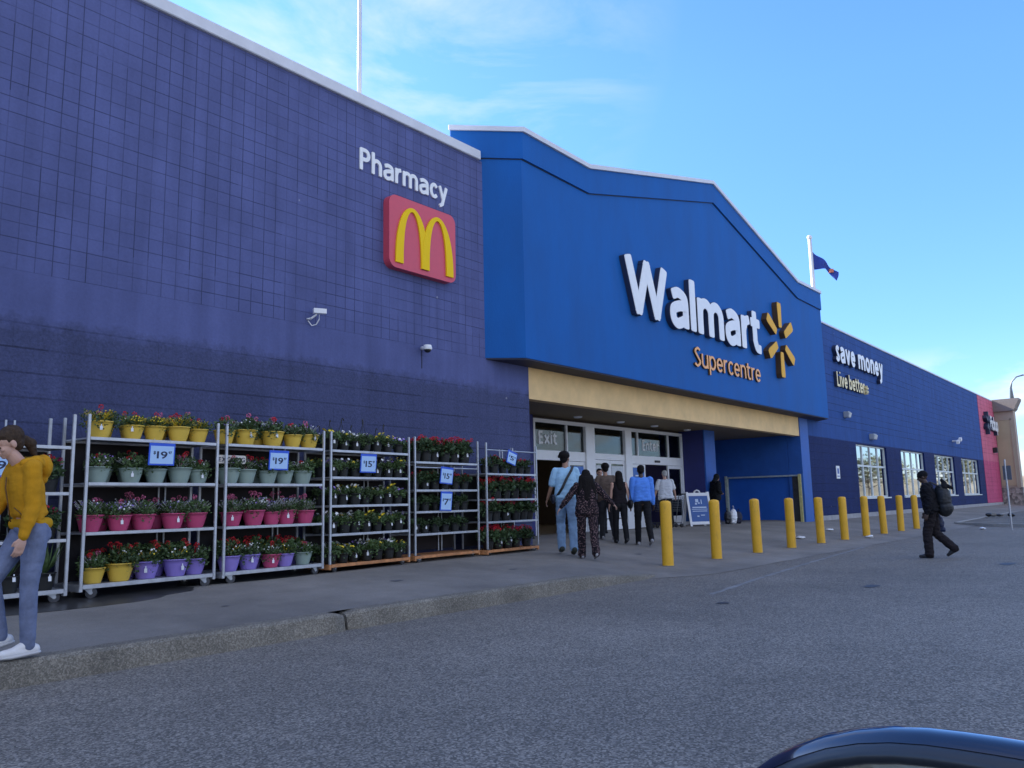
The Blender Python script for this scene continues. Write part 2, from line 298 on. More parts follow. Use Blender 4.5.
# ------------------------------------------------------------------ text
def glyphs(text, bold=.0, extrude=0., bevel=0., shear=0., res=4):
    """one mesh per visible character: (char, mesh, x-advance start)"""
    out = []
    for idx, ch in enumerate(text):
        if ch == ' ': out.append((ch, None)); continue
        cu = bpy.data.curves.new('t', 'FONT'); cu.body = ch; cu.size = 1; cu.offset = bold; cu.extrude = extrude; cu.bevel_depth = bevel; cu.resolution_u = res; cu.bevel_resolution = 1
        o = bpy.data.objects.new('t', cu); COL.objects.link(o); bpy.context.view_layer.update()
        dg = bpy.context.evaluated_depsgraph_get(); me = bpy.data.meshes.new_from_object(o.evaluated_get(dg)); bpy.data.objects.remove(o); bpy.data.curves.remove(cu)
        out.append((ch, me))
    return out
def text_parts(text, width, cap, matrix, materials, depth, names, parent, bold=.03, gap=.09, face_t=.012, merged=False, space=.28):
    """letters on a wall; matrix maps (x right, y up, z toward viewer). width = overall, cap = cap height."""
    gs = glyphs(text, bold, .5); x = 0; pos = []
    H = .729 + 2*bold                          # cap height of the built-in face
    for ch, me in gs:
        if me is None: x += space; pos.append(None); continue
        xs = [v.co.x for v in me.vertices]; pos.append((x-min(xs))); x += max(xs)-min(xs)+gap
    tot = x-gap; sxx = width/tot; sy = cap/H
    allb = NB() if merged else None
    for (ch, me), px in zip(gs, pos):
        if me is None: continue
        bm = NB(); bm.from_mesh(me)
        for v in bm.verts: v.co = Vector(((v.co.x+px)*sxx, (v.co.y+bold)*sy, (v.co.z+.5)*depth))
        if merged:
            tmp = bpy.data.meshes.new('x'); bm.to_mesh(tmp); bm.free(); allb.from_mesh(tmp); continue
        bmesh.ops.transform(bm, matrix=matrix, verts=bm.verts)
        o = bm_obj(names[0], bm, materials[0], parent)
        if len(names) > 1:
            bm = NB(); bm.from_mesh(me)
            for v in bm.verts: v.co = Vector(((v.co.x+px)*sxx, (v.co.y+bold)*sy, depth+.002+(v.co.z+.5)*face_t))
            # pull the face in from the return's edge a little
            bmesh.ops.transform(bm, matrix=matrix, verts=bm.verts); bm_obj(names[1], bm, materials[1], o)
    if merged:
        bmesh.ops.transform(allb, matrix=matrix, verts=allb.verts); return bm_obj(names[0], allb, materials[0], parent)
def arc(cx, cy, rx, ry, a0, a1, k=14): return [(cx+rx*math.cos(R(a0+(a1-a0)*i/k)), cy+ry*math.sin(R(a0+(a1-a0)*i/k))) for i in range(k+1)]
def spline(P, k=6):
    P = [P[0]]+list(P)+[P[-1]]; o = []
    for i in range(1, len(P)-2):
        p0, p1, p2, p3 = P[i-1:i+3]
        for j in range(k):
            t = j/k; o.append(tuple(.5*(2*b+(c-a)*t+(2*a-5*b+4*c-d)*t*t+(3*b-a-3*c+d)*t**3) for a, b, c, d in zip(p0, p1, p2, p3)))
    return o+[P[-2]]
def strokes(ch, t):
    h = t/2; X = .74; A = 1.02
    if ch == 'W': w = 1.22; return w, [[(h, 1-h), (.35, h)], [(.35, h), (.61, 1-h)], [(.61, 1-h), (.87, h)], [(.87, h), (w-h, 1-h)]]
    if ch == 'a': w = .62; X = .75; return w, [spline([(h+.05, X-h-.04), (w*.48, X-h), (w-h-.03, X-h-.07), (w-h, X*.55)]), [(w-h, X*.55), (w-h, h)], spline([(w-h, X*.56), (w*.55, X*.56), (h+.03, X*.45), (h, X*.30), (h+.04, h+.03), (w*.42, h-.01), (w-h-.04, h+.08), (w-h, h+.16)])]
    if ch == 'l': return t, [[(h, h), (h, A-h)]]
    if ch == 'i': return t, [[(h, h), (h, X-h)], [(h, A-h-.01), (h, A-h)]]
    if ch in 'nh': w = .60; return w, [[(h, h), (h, (X if ch == 'n' else A)-h)], [(h, X-h-.28)]+arc(w/2, X-h-.22, w/2-h, .22, 165, 0)+[(w-h, h)]]
    if ch == 'm': w = .98; q = (w-2*h)/4; return w, [[(h, h), (h, X-h)], [(h, X-h-.28)]+arc(h+q, X-h-.2, q, .2, 165, 0)+[(h+2*q, h)], [(h+2*q, X-h-.28)]+arc(h+3*q, X-h-.2, q, .2, 165, 0)+[(w-h, h)]]
    if ch == 'r': w = .38; return w, [[(h, h), (h, X-h)], [(h, X-h-.28)]+spline([(h+.01, X-h-.2), (h+.1, X-h-.04), (w-h*.8, X-h)])]
    if ch == 't': w = .44; return w, [[(.13+h*.4, .92-h)]+[(.13+h*.4, .3)]+spline([(.13+h*.4, .26), (.2+h*.4, h+.02), (w-h*.8, h)]), [(h*.6, X-h), (w-h, X-h)]]
    if ch == 'u': w = .60; return w, [[(h, X-h)]+arc(w/2, h+.2, w/2-h, .2, 180, 345)+[(w-h, h+.28)], [(w-h, X-h), (w-h, h)]]
    if ch in 'pbo': w = .64; return w, [arc(w/2, X/2, w/2-h, X/2-h, 0, 360, 28)]+({'p': [[(h, -.28+h), (h, X-h)]], 'b': [[(h, h), (h, A-h)]], 'o': []}[ch])
    if ch == 'c': w = .52; return w, [arc(w*.56, X/2, w*.56-h, X/2-h, 50, 310, 20)]
    if ch == 'e': w = .60; return w, [[(h, X*.5), (w-h, X*.5)], arc(w/2, X/2, w/2-h, X/2-h, 0, 312, 24)]
    if ch == 's': w = .46; return w, [spline([(w-h-.02, X-h-.03), (w*.5, X-h), (h+.01, X*.73), (w*.5, X/2), (w-h, X*.26), (w*.45, h), (h, h+.04)])]
    if ch == 'S': w = .56; return w, [spline([(w-h-.02, 1-h-.06), (w*.52, 1-h), (h+.02, .76), (w*.5, .52), (w-h, .26), (w*.45, h), (h, h+.07)])]
    if ch == 'P': w = .60; return w, [[(h, h), (h, 1-h)], [(h, 1-h), (.26, 1-h)]+arc(w-h-.2, .71, .2, .29-h, 90, -90)+[(.26, .42+h), (h, .42+h)]]
    if ch == 'y': w = .60; return w, [[(h, X-h), (w*.5, h)], [(w-h, X-h), (w*.5, h*.6)]+[(w*.40, -.14), (w*.16, -.25+h*.3)]]
    if ch == 'v': w = .60; return w, [[(h, X-h), (w/2, h)], [(w/2, h), (w-h, X-h)]]
    if ch == 'L': w = .50; return w, [[(h, h), (h, 1-h)], [(h, h), (w-h, h)]]
    if ch == 'E': w = .52; return w, [[(h, h), (h, 1-h)], [(h, h), (w-h, h)], [(h, .52), (w-h-.03, .52)], [(h, 1-h), (w-h, 1-h)]]
    if ch == 'x': w = .60; return w, [[(h, h), (w-h, X-h)], [(h, X-h), (w-h, h)]]
    if ch == 'k': w = .58; return w, [[(h, h), (h, A-h)], [(h+.04, X*.46), (w-h, X-h)], [(h+.12, X*.52), (w-h, h)]]
    return .3, []
def ribbon(bm, P, hw, z0, z1, sx_, sy_, ox):
    """thick line with rounded ends, extruded z0..z1"""
    Q = [P[0]]
    for p in P[1:]:
        if math.dist(p, Q[-1]) > 1e-4: Q.append(p)
    closed = len(Q) > 6 and math.dist(Q[0], Q[-1]) < 1e-3
    if closed: Q = Q[:-1]
    k = len(Q); L_, R_ = [], []
    for i in range(k):
        a = Q[(i-1) % k] if closed or i > 0 else Q[i]; b = Q[(i+1) % k] if closed or i < k-1 else Q[i]
        d1 = Vector((Q[i][0]-a[0], Q[i][1]-a[1])); d2 = Vector((b[0]-Q[i][0], b[1]-Q[i][1]))
        if d1.length < 1e-6: d1 = d2
        if d2.length < 1e-6: d2 = d1
        n1 = Vector((-d1.y, d1.x)).normalized(); n2 = Vector((-d2.y, d2.x)).normalized(); nn = (n1+n2)
        nn = nn.normalized()/max(.5, nn.normalized().dot(n1)) if nn.length > 1e-3 else n1
        L_.append((Q[i][0]+nn.x*hw, Q[i][1]+nn.y*hw)); R_.append((Q[i][0]-nn.x*hw, Q[i][1]-nn.y*hw))
    T = lambda p, z: bm.verts.new(((p[0]+ox)*sx_, p[1]*sy_, z))
    lt, rt, lb, rb = [[T(p, z) for p in S_] for S_, z in ((L_, z1), (R_, z1), (L_, z0), (R_, z0))]
    for i in range(k if closed else k-1):
        j = (i+1) % k; bm.faces.new((lt[i], rt[i], rt[j], lt[j])); bm.faces.new((lb[i], lb[j], rb[j], rb[i])); bm.faces.new((lt[i], lt[j], lb[j], lb[i])); bm.faces.new((rt[i], rb[i], rb[j], rt[j]))
    if not closed:
        for i, sg, (a, b, c, d) in ((0, -1, (lt[0], rt[0], lb[0], rb[0])), (k-1, 1, (rt[-1], lt[-1], rb[-1], lb[-1]))):
            cpt = Q[i]; n0 = Vector((L_[i][0]-cpt[0], L_[i][1]-cpt[1])) if sg < 0 else Vector((R_[i][0]-cpt[0], R_[i][1]-cpt[1])); a0 = math.atan2(n0.y, n0.x)
            ct, cb_ = [], []
            for q in range(1, 8): an = a0+math.pi*q/8; u1, u2 = math.cos(math.pi*q/8), math.sin(math.pi*q/8); u1 = math.copysign(abs(u1)**.45, u1)*hw; u2 = u2**.45*hw*.72; p = (cpt[0]+math.cos(a0)*u1-math.sin(a0)*u2, cpt[1]+math.sin(a0)*u1+math.cos(a0)*u2); ct.append(T(p, z1)); cb_.append(T(p, z0))
            top_ = [a]+ct+[b]; bot_ = [c]+cb_+[d]
            bm.faces.new(top_); bm.faces.new(bot_[::-1])
            for q in range(len(top_)-1): bm.faces.new((top_[q], top_[q+1], bot_[q+1], bot_[q]))
def sign_text(text, width, cap, matrix, mats_, depth, names, parent, t=.19, gap=.10, space=.30, slabs=.0009):
    x = 0; pos = []
    for ch in text:
        if ch == ' ': pos.append(None); x += space; continue
        w, _ = strokes(ch, t); pos.append(x); x += w+gap
    sxx = width/(x-gap)
    for ch, px in zip(text, pos):
        if px is None: continue
        par = parent
        for li, nm in enumerate(names):
            bm = NB()
            for si, P in enumerate(strokes(ch, t)[1]):
                e_ = slabs*si; z0, z1 = (0, depth+e_) if li == 0 else (depth+.003+e_, depth+.015+e_)
                ribbon(bm, P, t/2*(1 if li == 0 else .93), z0, z1, sxx, cap, px)
            bmesh.ops.transform(bm, matrix=matrix, verts=bm.verts); bmesh.ops.recalc_face_normals(bm, faces=bm.faces)
            par = bm_obj(nm, bm, mats_[li], par)
def wall_mat(x, y, z): return Matrix(((1, 0, 0, x), (0, 0, -1, y), (0, 1, 0, z), (0, 0, 0, 1)))

# ================================================================== GROUND
bm = NB(); box(bm, -3000, 3000, -3000, 3000, -.6, -.012); tag(bm_obj('parking_lot_ground', bm, M_LOT), kind='structure')
bm = NB()
n0 = [bm.verts.new((x, y, 0.0)) for x, y in ((-40, -9), (140, -9), (140, 7.35), (-40, 7.35))]; bm.faces.new(n0)
tag(bm_obj('road', bm, M_ROAD), kind='structure')
bm = NB(); xs = [-16+.5*i for i in range(0, 196)]; ys = [7.17, 7.4, 7.8, 8.3, 8.8, 9.4, 10, 10.6, 11.2, 12, 13, 14, 15]
gv = [[bm.verts.new((x, y, zs(x, y)+.002)) for y in ys] for x in xs]
for i in range(len(xs)-1):
    for j in range(len(ys)-1): bm.faces.new((gv[i][j], gv[i+1][j], gv[i+1][j+1], gv[i][j+1]))
tag(bm_obj('sidewalk', bm, M_WALK, smooth=True), kind='structure')
# flush apron beyond the end of the kerb
bm = NB(); prev = None
for i in range(140):
    x = 11.6+.5*i; t = smoothstep((x-11.6)/2.0); wv = .08*noise.noise(Vector((x*.7, 0, 0)))
    a = bm.verts.new((x, 7.18-.75*t+wv*t, .005)); b_ = bm.verts.new((x, 7.17, zs(x, 7.17)+.003))
    if prev: bm.faces.new((prev[0], a, b_, prev[1]))
    prev = (a, b_)
tag(bm_obj('pavement_apron', bm, M_WALK), kind='structure')
# kerb in cast lengths, with a broken joint
M_KERB = asphalt('kerb_aggregate', (.10, .09, .072), (.31, .28, .225), 95, .008, 1.4)
def kerb(x0, x1, yoff=0, name='kerb'):
    bm = NB(); n_ = int((x1-x0)/.08)+1; rings = []
    for i in range(n_+1):
        x = x0+(x1-x0)*i/n_; h = max(.012, zs(x, 7.1)+.004)
        p = [(7.01, -.03), (6.985, .0), (7.0, h*.5), (7.015, h*.86), (7.045, h), (7.11, h+.003), (7.2, h+.004), (7.21, -.03)]
        ch = .0
        if min(x-x0, x1-x) < .13: ch = .045*(1-min(x-x0, x1-x)/.13)
        rings.append([bm.verts.new((x+.004*noise.noise(Vector((x*9, k, 1))), y+yoff+.008*noise.noise(Vector((x*7, k*.9, 3)))+.01*noise.noise(Vector((x*1.3, 0, 7)))+(ch if k < 5 else 0), z+(.005*noise.noise(Vector((x*11, k, 9)))-ch*.8 if 1 < k < 7 else 0))) for k, (y, z) in enumerate(p)])
    for i in range(n_):
        for k in range(7): bm.faces.new((rings[i][k], rings[i+1][k], rings[i+1][k+1], rings[i][k+1]))
    bm.faces.new(rings[0]); bm.faces.new(rings[-1][::-1])
    tag(bm_obj(name, bm, M_KERB, smooth=False), kind='structure')
for a, b_, yo in ((-16, -3.2, .0), (-3.18, 5.80, .0), (5.86, 12.6, .03)): kerb(a, b_, yo)
# pale worn seam curving across the road
M_SEAM = mat('worn_pale_strip', (.22, .22, .215), .9, var=.5, vscale=5, bump=.3)
bm = NB(); prev = None; pts = [(10.6, 5.15), (11.0, 5.19), (13.1, 5.47), (16.6, 5.86), (20.3, 6.21), (24, 6.6), (27, 6.95), (31, 7.3), (33, 7.45)]
for i in range(len(pts)-1):
    for k in range(12):
        t = k/12; x = pts[i][0]*(1-t)+pts[i+1][0]*t; y = pts[i][1]*(1-t)+pts[i+1][1]*t; hw = .045+.03*noise.noise(Vector((x*3, 0, 0)))
        a = bm.verts.new((x, y-hw, .004)); b_ = bm.verts.new((x, y+hw, .004))
        if prev: bm.faces.new((prev[0], a, b_, prev[1]))
        prev = (a, b_)
tag(bm_obj('road_seam', bm, M_SEAM), kind='structure')
# wet patches under the racks and by the kerb, the shade of the gap painted into them
M_WET_SHADE = mat('wet_shaded_concrete', (.035, .034, .034), .35, var=.35, vscale=5)
def patch(name, cx, cy, rx, ry, m, seed, z=None):
    bm = NB(); k = 40; vs = []
    for i in range(k):
        t = 2*math.pi*i/k; q = 1+.35*noise.noise(Vector((math.cos(t)*1.6, math.sin(t)*1.6, seed))); x = cx+rx*math.cos(t)*q; y = cy+ry*math.sin(t)*q
        vs.append((x, y))
    c = bm.verts.new((cx, cy, (zs(cx, cy) if z is None else z)+.006)); v = [bm.verts.new((x, y, (zs(x, y) if z is None else z)+.006)) for x, y in vs]
    for i in range(k): bm.faces.new((c, v[i], v[(i+1) % k]))
    tag(bm_obj(name, bm, m), kind='structure')
patch('wet_shade_patch', 3.2, 9.55, 2.4, .42, M_WET_SHADE, 3)
patch('wet_shade_patch', 6.6, 10.1, 3.2, .36, M_WET_SHADE, 5)
M_STAIN = mat('stained_concrete', (.105, .105, .108), .75, var=.3, vscale=6)
M_OIL = mat('oil_darkened_asphalt', (.05, .05, .052), .6, var=.5, vscale=14)
for i_, (px_, py_, ra_, rb_, mm_, zz_) in enumerate(((7.9, 8.5, .12, .06, M_STAIN, None), (10.2, 8.3, .09, .05, M_STAIN, None), (5.1, 8.2, .05, .03, M_STAIN, None), (14.9, 8.8, .12, .07, M_STAIN, None), (9.8, 4.6, .10, .07, M_OIL, 0), (12.6, 3.6, .22, .09, M_OIL, 0), (17.5, 2.6, .3, .12, M_OIL, 0))): patch('pavement_stain', px_, py_, ra_, rb_, mm_, 8+i_, zz_)
# gravel island
bm = NB(); pl = [(38, 7.25), (36.4, 5.6), (35.7, 4.4), (35.0, 2.2), (66, 2.2), (66, 8.1), (52, 7.8)]
top = [bm.verts.new((x, y, .10)) for x, y in pl]; bot = [bm.verts.new((x, y, -.01)) for x, y in pl]; bm.faces.new(top)
for i in range(len(pl)): bm.faces.new((top[i], bot[i], bot[(i+1) % len(pl)], top[(i+1) % len(pl)]))
bmesh.ops.recalc_face_normals(bm, faces=bm.faces); tag(bm_obj('gravel_island', bm, M_GRAVEL), kind='structure')
bm = NB()
for i in range(len(pl)):
    a, b_ = Vector((*pl[i], 0)), Vector((*pl[(i+1) % len(pl)], 0)); d = (b_-a).normalized(); nrm = Vector((-d.y, d.x, 0))
    L = (b_-a).length; obox(bm, (a+b_)/2+Vector((0, 0, .06))-nrm*.06, d, nrm, (0, 0, 1), L/2+.06, .07, .06)
tag(bm_obj('island_kerb', bm, mat('island_kerb_concrete', (.38, .37, .34), .9, var=.2, vscale=3)), kind='structure')

# ================================================================== STORE BUILDING
YW = 10.8; ZR = 8.52
B = thing('store_building', 'long purple and blue store building with a projecting bright blue gable over its entrance', 'building', (0, 0, 0))
def part(name, m, parent=B, label=None, smooth=False):
    def fin(bm):
        bmesh.ops.recalc_face_normals(bm, faces=bm.faces)
        o = bm_obj(name, bm, m, parent, smooth=smooth)
        if label: o['label'] = label
        return o
    return fin
bm = NB(); box(bm, -16, 13.95, YW, 11.3, 0, ZR); part('wall', M_TILE, label='purple wall scored into small square tiles')(bm)
WINS = [(37.25, 42.05), (44.7, 49.65), (52.05, 57.45), (59.6, 65.4)]; WZ0, WZ1 = 1.2, 3.55
bm = NB()
box(bm, 31.3, 67.5, YW, 11.3, WZ1, 8.42); box(bm, 31.3, 67.5, YW, 11.3, 0, WZ0)
xs_ = [31.3]+[v for w_ in WINS for v in w_]+[67.5]
for i in range(0, len(xs_), 2): box(bm, xs_[i], xs_[i+1], YW, 11.3, WZ0, WZ1)
part('wall', M_BLOCK, label='blue block wall with four large windows')(bm)
bm = NB(); box(bm, 67.5, 74.0, YW-.02, 11.3, 0, 8.42); part('wall', M_RED, label='pinkish red end panel of the block wall')(bm)
bm = NB(); box(bm, 31.3, 73.9, YW-.06, YW-.001, .0, .55, .01); part('foundation_curb', mat('foundation_grey', (.33, .33, .34), .9, var=.2, vscale=3))(bm)
# copings
bm = NB(); box(bm, -16, 12.42, YW-.06, 11.5, ZR, ZR+.2, .01); part('coping', M_COPE)(bm)
bm = NB(); box(bm, 31.9, 74.0, YW-.04, 11.5, 8.42, 8.5, .01); part('coping', M_COPE)(bm)
# roof and back so that the inside stays dark
bm = NB(); box(bm, -16, 74, 11.31, 62, 8.0, 8.3); part('roof', mat('roof_membrane', (.3, .3, .3), .9))(bm)
bm = NB(); box(bm, -16, 74, 62, 62.3, 0, 8.3); box(bm, -16.3, -16, 11, 62.3, 0, 8.3); box(bm, 74.3, 74.6, 11.3, 62.3, 0, 8.3); part('rear_wall', M_BLOCK)(bm)
# gable
prof = [(13.11, 9.20), (15.67, 9.18), (22.6, 10.88), (29.45, 9.14), (32.0, 9.18)]
low = [(13.11, 8.6), (15.67, 8.57), (22.6, 10.29), (29.4, 8.55), (32.0, 8.54)]
YG = 10.2; ZB = 4.27; CH = 1.04
def strip(bm, tops, bots, y, yb, closeb=True):
    """facade with 45 degree returns"""
    xs1 = [(tops[0][0]-(yb-y), yb)]+[(p[0], y) for p in tops]+[(tops[-1][0]+(yb-y), yb)]
    zt = [tops[0][1]]+[p[1] for p in tops]+[tops[-1][1]]; zb = [bots[0][1]]+[p[1] for p in bots]+[bots[-1][1]]
    T = [bm.verts.new((x, yy, z)) for (x, yy), z in zip(xs1, zt)]; Bt = [bm.verts.new((x, yy, z)) for (x, yy), z in zip(xs1, zb)]
    Tb = [bm.verts.new((x, yb+.02, z)) for (x, yy), z in zip(xs1, zt)]; Bb = [bm.verts.new((x, yb+.02, z)) for (x, yy), z in zip(xs1, zb)]
    k = len(T)
    for i in range(k-1):
        bm.faces.new((T[i], T[i+1], Bt[i+1], Bt[i])); bm.faces.new((Tb[i], Tb[i+1], T[i+1], T[i])); bm.faces.new((Bt[i], Bt[i+1], Bb[i+1], Bb[i])); bm.faces.new((Tb[i], Bb[i], Bb[i+1], Tb[i+1]))
    bm.faces.new((T[0], Bt[0], Bb[0], Tb[0])); bm.faces.new((T[-1], Tb[-1], Bb[-1], Bt[-1]))
G = NB(); strip(G, low, [(x, ZB) for x, _ in low], YG, YG+CH); gab = part('entrance_gable', M_GABLE, label='projecting bright blue gable above the doors')(G)
G = NB(); strip(G, [(x, z) for x, z in prof], [(x, z+.002) for x, z in low], YG-.05, YG+CH); part('trim_band', M_GABLE, gab)(G)
G = NB(); strip(G, [(x, z+.001) for x, z in low], [(x, z-.016) for x, z in low], YG-.010, YG+CH); part('shadow_line_strip', M_DARK, gab)(G)  # thin dark strip painted in as the shadow line below the trim band
G = NB(); strip(G, [(x, z+.11) for x, z in prof], [(x, z+.002) for x, z in prof], YG-.1, YG+CH); part('gable_coping', M_COPE, gab)(G)
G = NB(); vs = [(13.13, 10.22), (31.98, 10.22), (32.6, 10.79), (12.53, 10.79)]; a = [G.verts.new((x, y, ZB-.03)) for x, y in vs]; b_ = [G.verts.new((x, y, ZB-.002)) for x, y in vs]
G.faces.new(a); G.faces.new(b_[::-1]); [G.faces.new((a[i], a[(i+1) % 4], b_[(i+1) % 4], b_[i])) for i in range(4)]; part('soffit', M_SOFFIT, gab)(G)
# wall above the recess, fascia, ceiling
bm = NB(); box(bm, 13.955, 30.42, YW+.02, YW+.27, 3.55, ZB+.1); part('fascia', M_TAN, label='tan band over the entrance recess')(bm)
bm = NB(); box(bm, 13.955, 30.39, YW+.275, 14.7, 3.6, 3.7); part('recess_ceiling', M_CEIL)(bm)
bm = NB(); box(bm, 30.43, 31.295, YW-.01, 11.3, 0, ZB+.1); part('pilaster', M_BAYBLUE)(bm)
bm = NB()
box(bm, 25.3, 26.1, 12.25, 14.7, 0, 3.598)
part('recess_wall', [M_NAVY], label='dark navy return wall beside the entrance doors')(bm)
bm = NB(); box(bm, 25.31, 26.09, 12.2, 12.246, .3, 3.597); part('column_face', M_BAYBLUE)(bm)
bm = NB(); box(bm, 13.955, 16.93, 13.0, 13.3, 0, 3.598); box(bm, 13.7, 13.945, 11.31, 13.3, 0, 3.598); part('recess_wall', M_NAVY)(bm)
bm = NB(); box(bm, 26.11, 30.39, 14.3, 14.6, 0, 3.598); part('recess_wall', M_BAYBLUE)(bm)
# right return wall with the closed cart bay
bm = NB(); XB = 30.42
box(bm, XB, 30.8, 11.31, 14.29, 2.09, 3.598); box(bm, XB, 30.8, 13.8, 14.3, 0, 2.088); box(bm, XB, 30.8, 11.305, 11.32, 0, 2.088)
part('recess_wall', M_BAYBLUE, label='blue return wall holding the closed cart bay')(bm)
bm = NB(); box(bm, XB+.12, XB+.16, 11.33, 13.79, .35, 2.088)
sh = part('bay_shutter', M_SHUT, label='flat blue shutter closing the cart bay')(bm)
bm = NB(); box(bm, XB-.03, XB+.1, 10.98, 13.84, 2.06, 2.12, .008); part('bay_lintel', mat('lintel_pale', (.36, .42, .45), .6, var=.2))(bm)
bm = NB(); box(bm, XB-.05, XB+.10, 13.78, 13.88, .35, 2.16, .01); part('bay_post', mat('post_pale', (.48, .52, .42), .6, var=.2))(bm)
bm = NB(); box(bm, XB-.07, XB+.0, 10.86, 10.97, .3, 2.14, .012); part('bay_guard', mat('guard_yellow', (.55, .50, .22), .6, var=.2), label='yellow corner guard')(bm)
bm = NB(); box(bm, XB-.012, XB+.0, 10.975, 11.2, .3, 2.05); part('guard_backing', mat('guard_dark', (.03, .03, .035), .7, var=.4, vscale=8))(bm)
# recess downlights
for i, x in enumerate((18.3, 20.5, 22.5, 24.7)):
    bm = NB(); lathe(bm, [(.0, 0), (.10, 0), (.12, .02), (.12, .04)], (x, 12.5, 3.556), 16, False); part('downlight', M_WHITE)(bm)
# doors
YD = 13.0; ZF = .45
df = thing('entrance_doors', 'wide white framed glass entrance with Exit and Enter lettering on dark transoms', 'doors', (0, 0, 0))
def dbox(name, m, x0, x1, z0, z1, y0=YD, y1=YD+.12, bev=.006, label=None, par=None):
    bm = NB(); box(bm, x0, x1, y0, y1, z0, z1, bev); o = bm_obj(name, bm, m, par or df)
    if label: o['label'] = label
    return o
dbox('head_rail', M_WHITE, 16.95, 25.28, 3.42, 3.52)
dbox('post', M_WHITE, 16.95, 17.03, ZF, 3.415); dbox('post', M_WHITE, 19.34, 19.80, ZF, 3.415, YD-.04); dbox('post', M_WHITE, 21.48, 21.86, ZF, 3.415, YD-.04); dbox('post', M_WHITE, 25.16, 25.28, ZF, 3.415)
for x0, x1 in ((17.035, 19.335), (19.805, 21.475), (21.865, 25.155)): dbox('header', M_WHITE, x0, x1, 2.42 if x0 != 19.805 else 2.5, 2.68)
for x in (18.44, 22.28, 24.25): dbox('transom_mullion', M_WHITE, x, x+.06, 2.685, 3.415)
for x0, x1 in ((17.035, 18.435), (18.505, 19.335), (19.805, 21.475), (21.865, 22.275), (22.345, 24.245), (24.315, 25.155)):
    bm = NB(); box(bm, x0, x1, YD+.05, YD+.062, 2.685, 3.415); bm_obj('transom_pane', bm, M_GLASS, df)
for t, x, wd in (('Exit', 17.22, .82), ('Enter', 22.65, 1.02)):
    sign_text(t, wd, .35, wall_mat(x, YD+.046, 2.85), [M_WHP], .004, ['letter'], df, t=.17, gap=.13)
for x in (18.0, 23.3): dbox('door_sensor', M_DARK, x, x+.32, 2.49, 2.56, YD-.03, YD-.001)
def door_leaf(name, x0, x1, z1, y=YD+.02, rail=None, glassm=M_GLASS, label=None, t=.07):
    bm = NB(); box(bm, x0, x0+t, y, y+.05, ZF+.02, z1); box(bm, x1-t, x1, y, y+.05, ZF+.02, z1); box(bm, x0+t, x1-t, y, y+.05, z1-.1, z1); box(bm, x0+t, x1-t, y, y+.05, ZF+.02, ZF+.32)
    if rail: box(bm, x0+t, x1-t, y, y+.05, rail, rail+.12)
    o = bm_obj(name, bm, M_WHITE, df); 
    if label: o['label'] = label
    bm = NB(); box(bm, x0+t, x1-t, y+.02, y+.03, ZF+.32, z1-.1); bm_obj('door_pane', bm, glassm, o); return o
M_BPOST = mat('poster_blue', (.025, .14, .50), .45, var=.04)
def poster(x0, x1, z0, z1, par, y=YD+.018, m=M_BPOST, lines=True):
    bm = NB(); box(bm, x0, x1, y-.004, y, z0, z1); o = bm_obj('poster', bm, m, par)
    if lines:
        bm = NB(); zz = z1-.22
        for k in range(5):
            wd = (x1-x0)*(.62-.06*(k % 3)); c = (x0+x1)/2
            box(bm, c-wd/2, c+wd/2, y-.007, y-.0045, zz-.04, zz); zz -= .13 if k != 1 else .22
        bm_obj('poster_print', bm, M_WHP, o)
    return o
d1 = door_leaf('sliding_door', 18.52, 19.33, 2.41); poster(18.60, 19.25, 1.25, 2.28, d1)
d2 = door_leaf('door', 19.82, 20.64, 2.49, rail=1.3, label='white framed fixed door behind pale notices'); poster(19.9, 20.56, 1.5, 2.33, d2, m=mat('notice_pale', (.62, .66, .68), .6, var=.1), lines=False)
d3 = door_leaf('door', 20.65, 21.47, 2.49, rail=1.3); poster(20.73, 21.39, 1.5, 2.33, d3, m=mat('notice_pale', (.62, .66, .68)), lines=False)
poster(19.9, 20.5, .8, 1.25, d2, m=M_WHP, lines=False); poster(20.78, 21.3, .8, 1.25, d3, m=M_WHP, lines=False)
d4 = door_leaf('sliding_door', 21.88, 22.72, 2.41); poster(21.96, 22.64, 1.25, 2.3, d4); poster(21.98, 22.6, .55, .95, d4, m=M_WHP, lines=False)
d5 = door_leaf('sidelight', 24.2, 25.15, 2.41, rail=1.3)
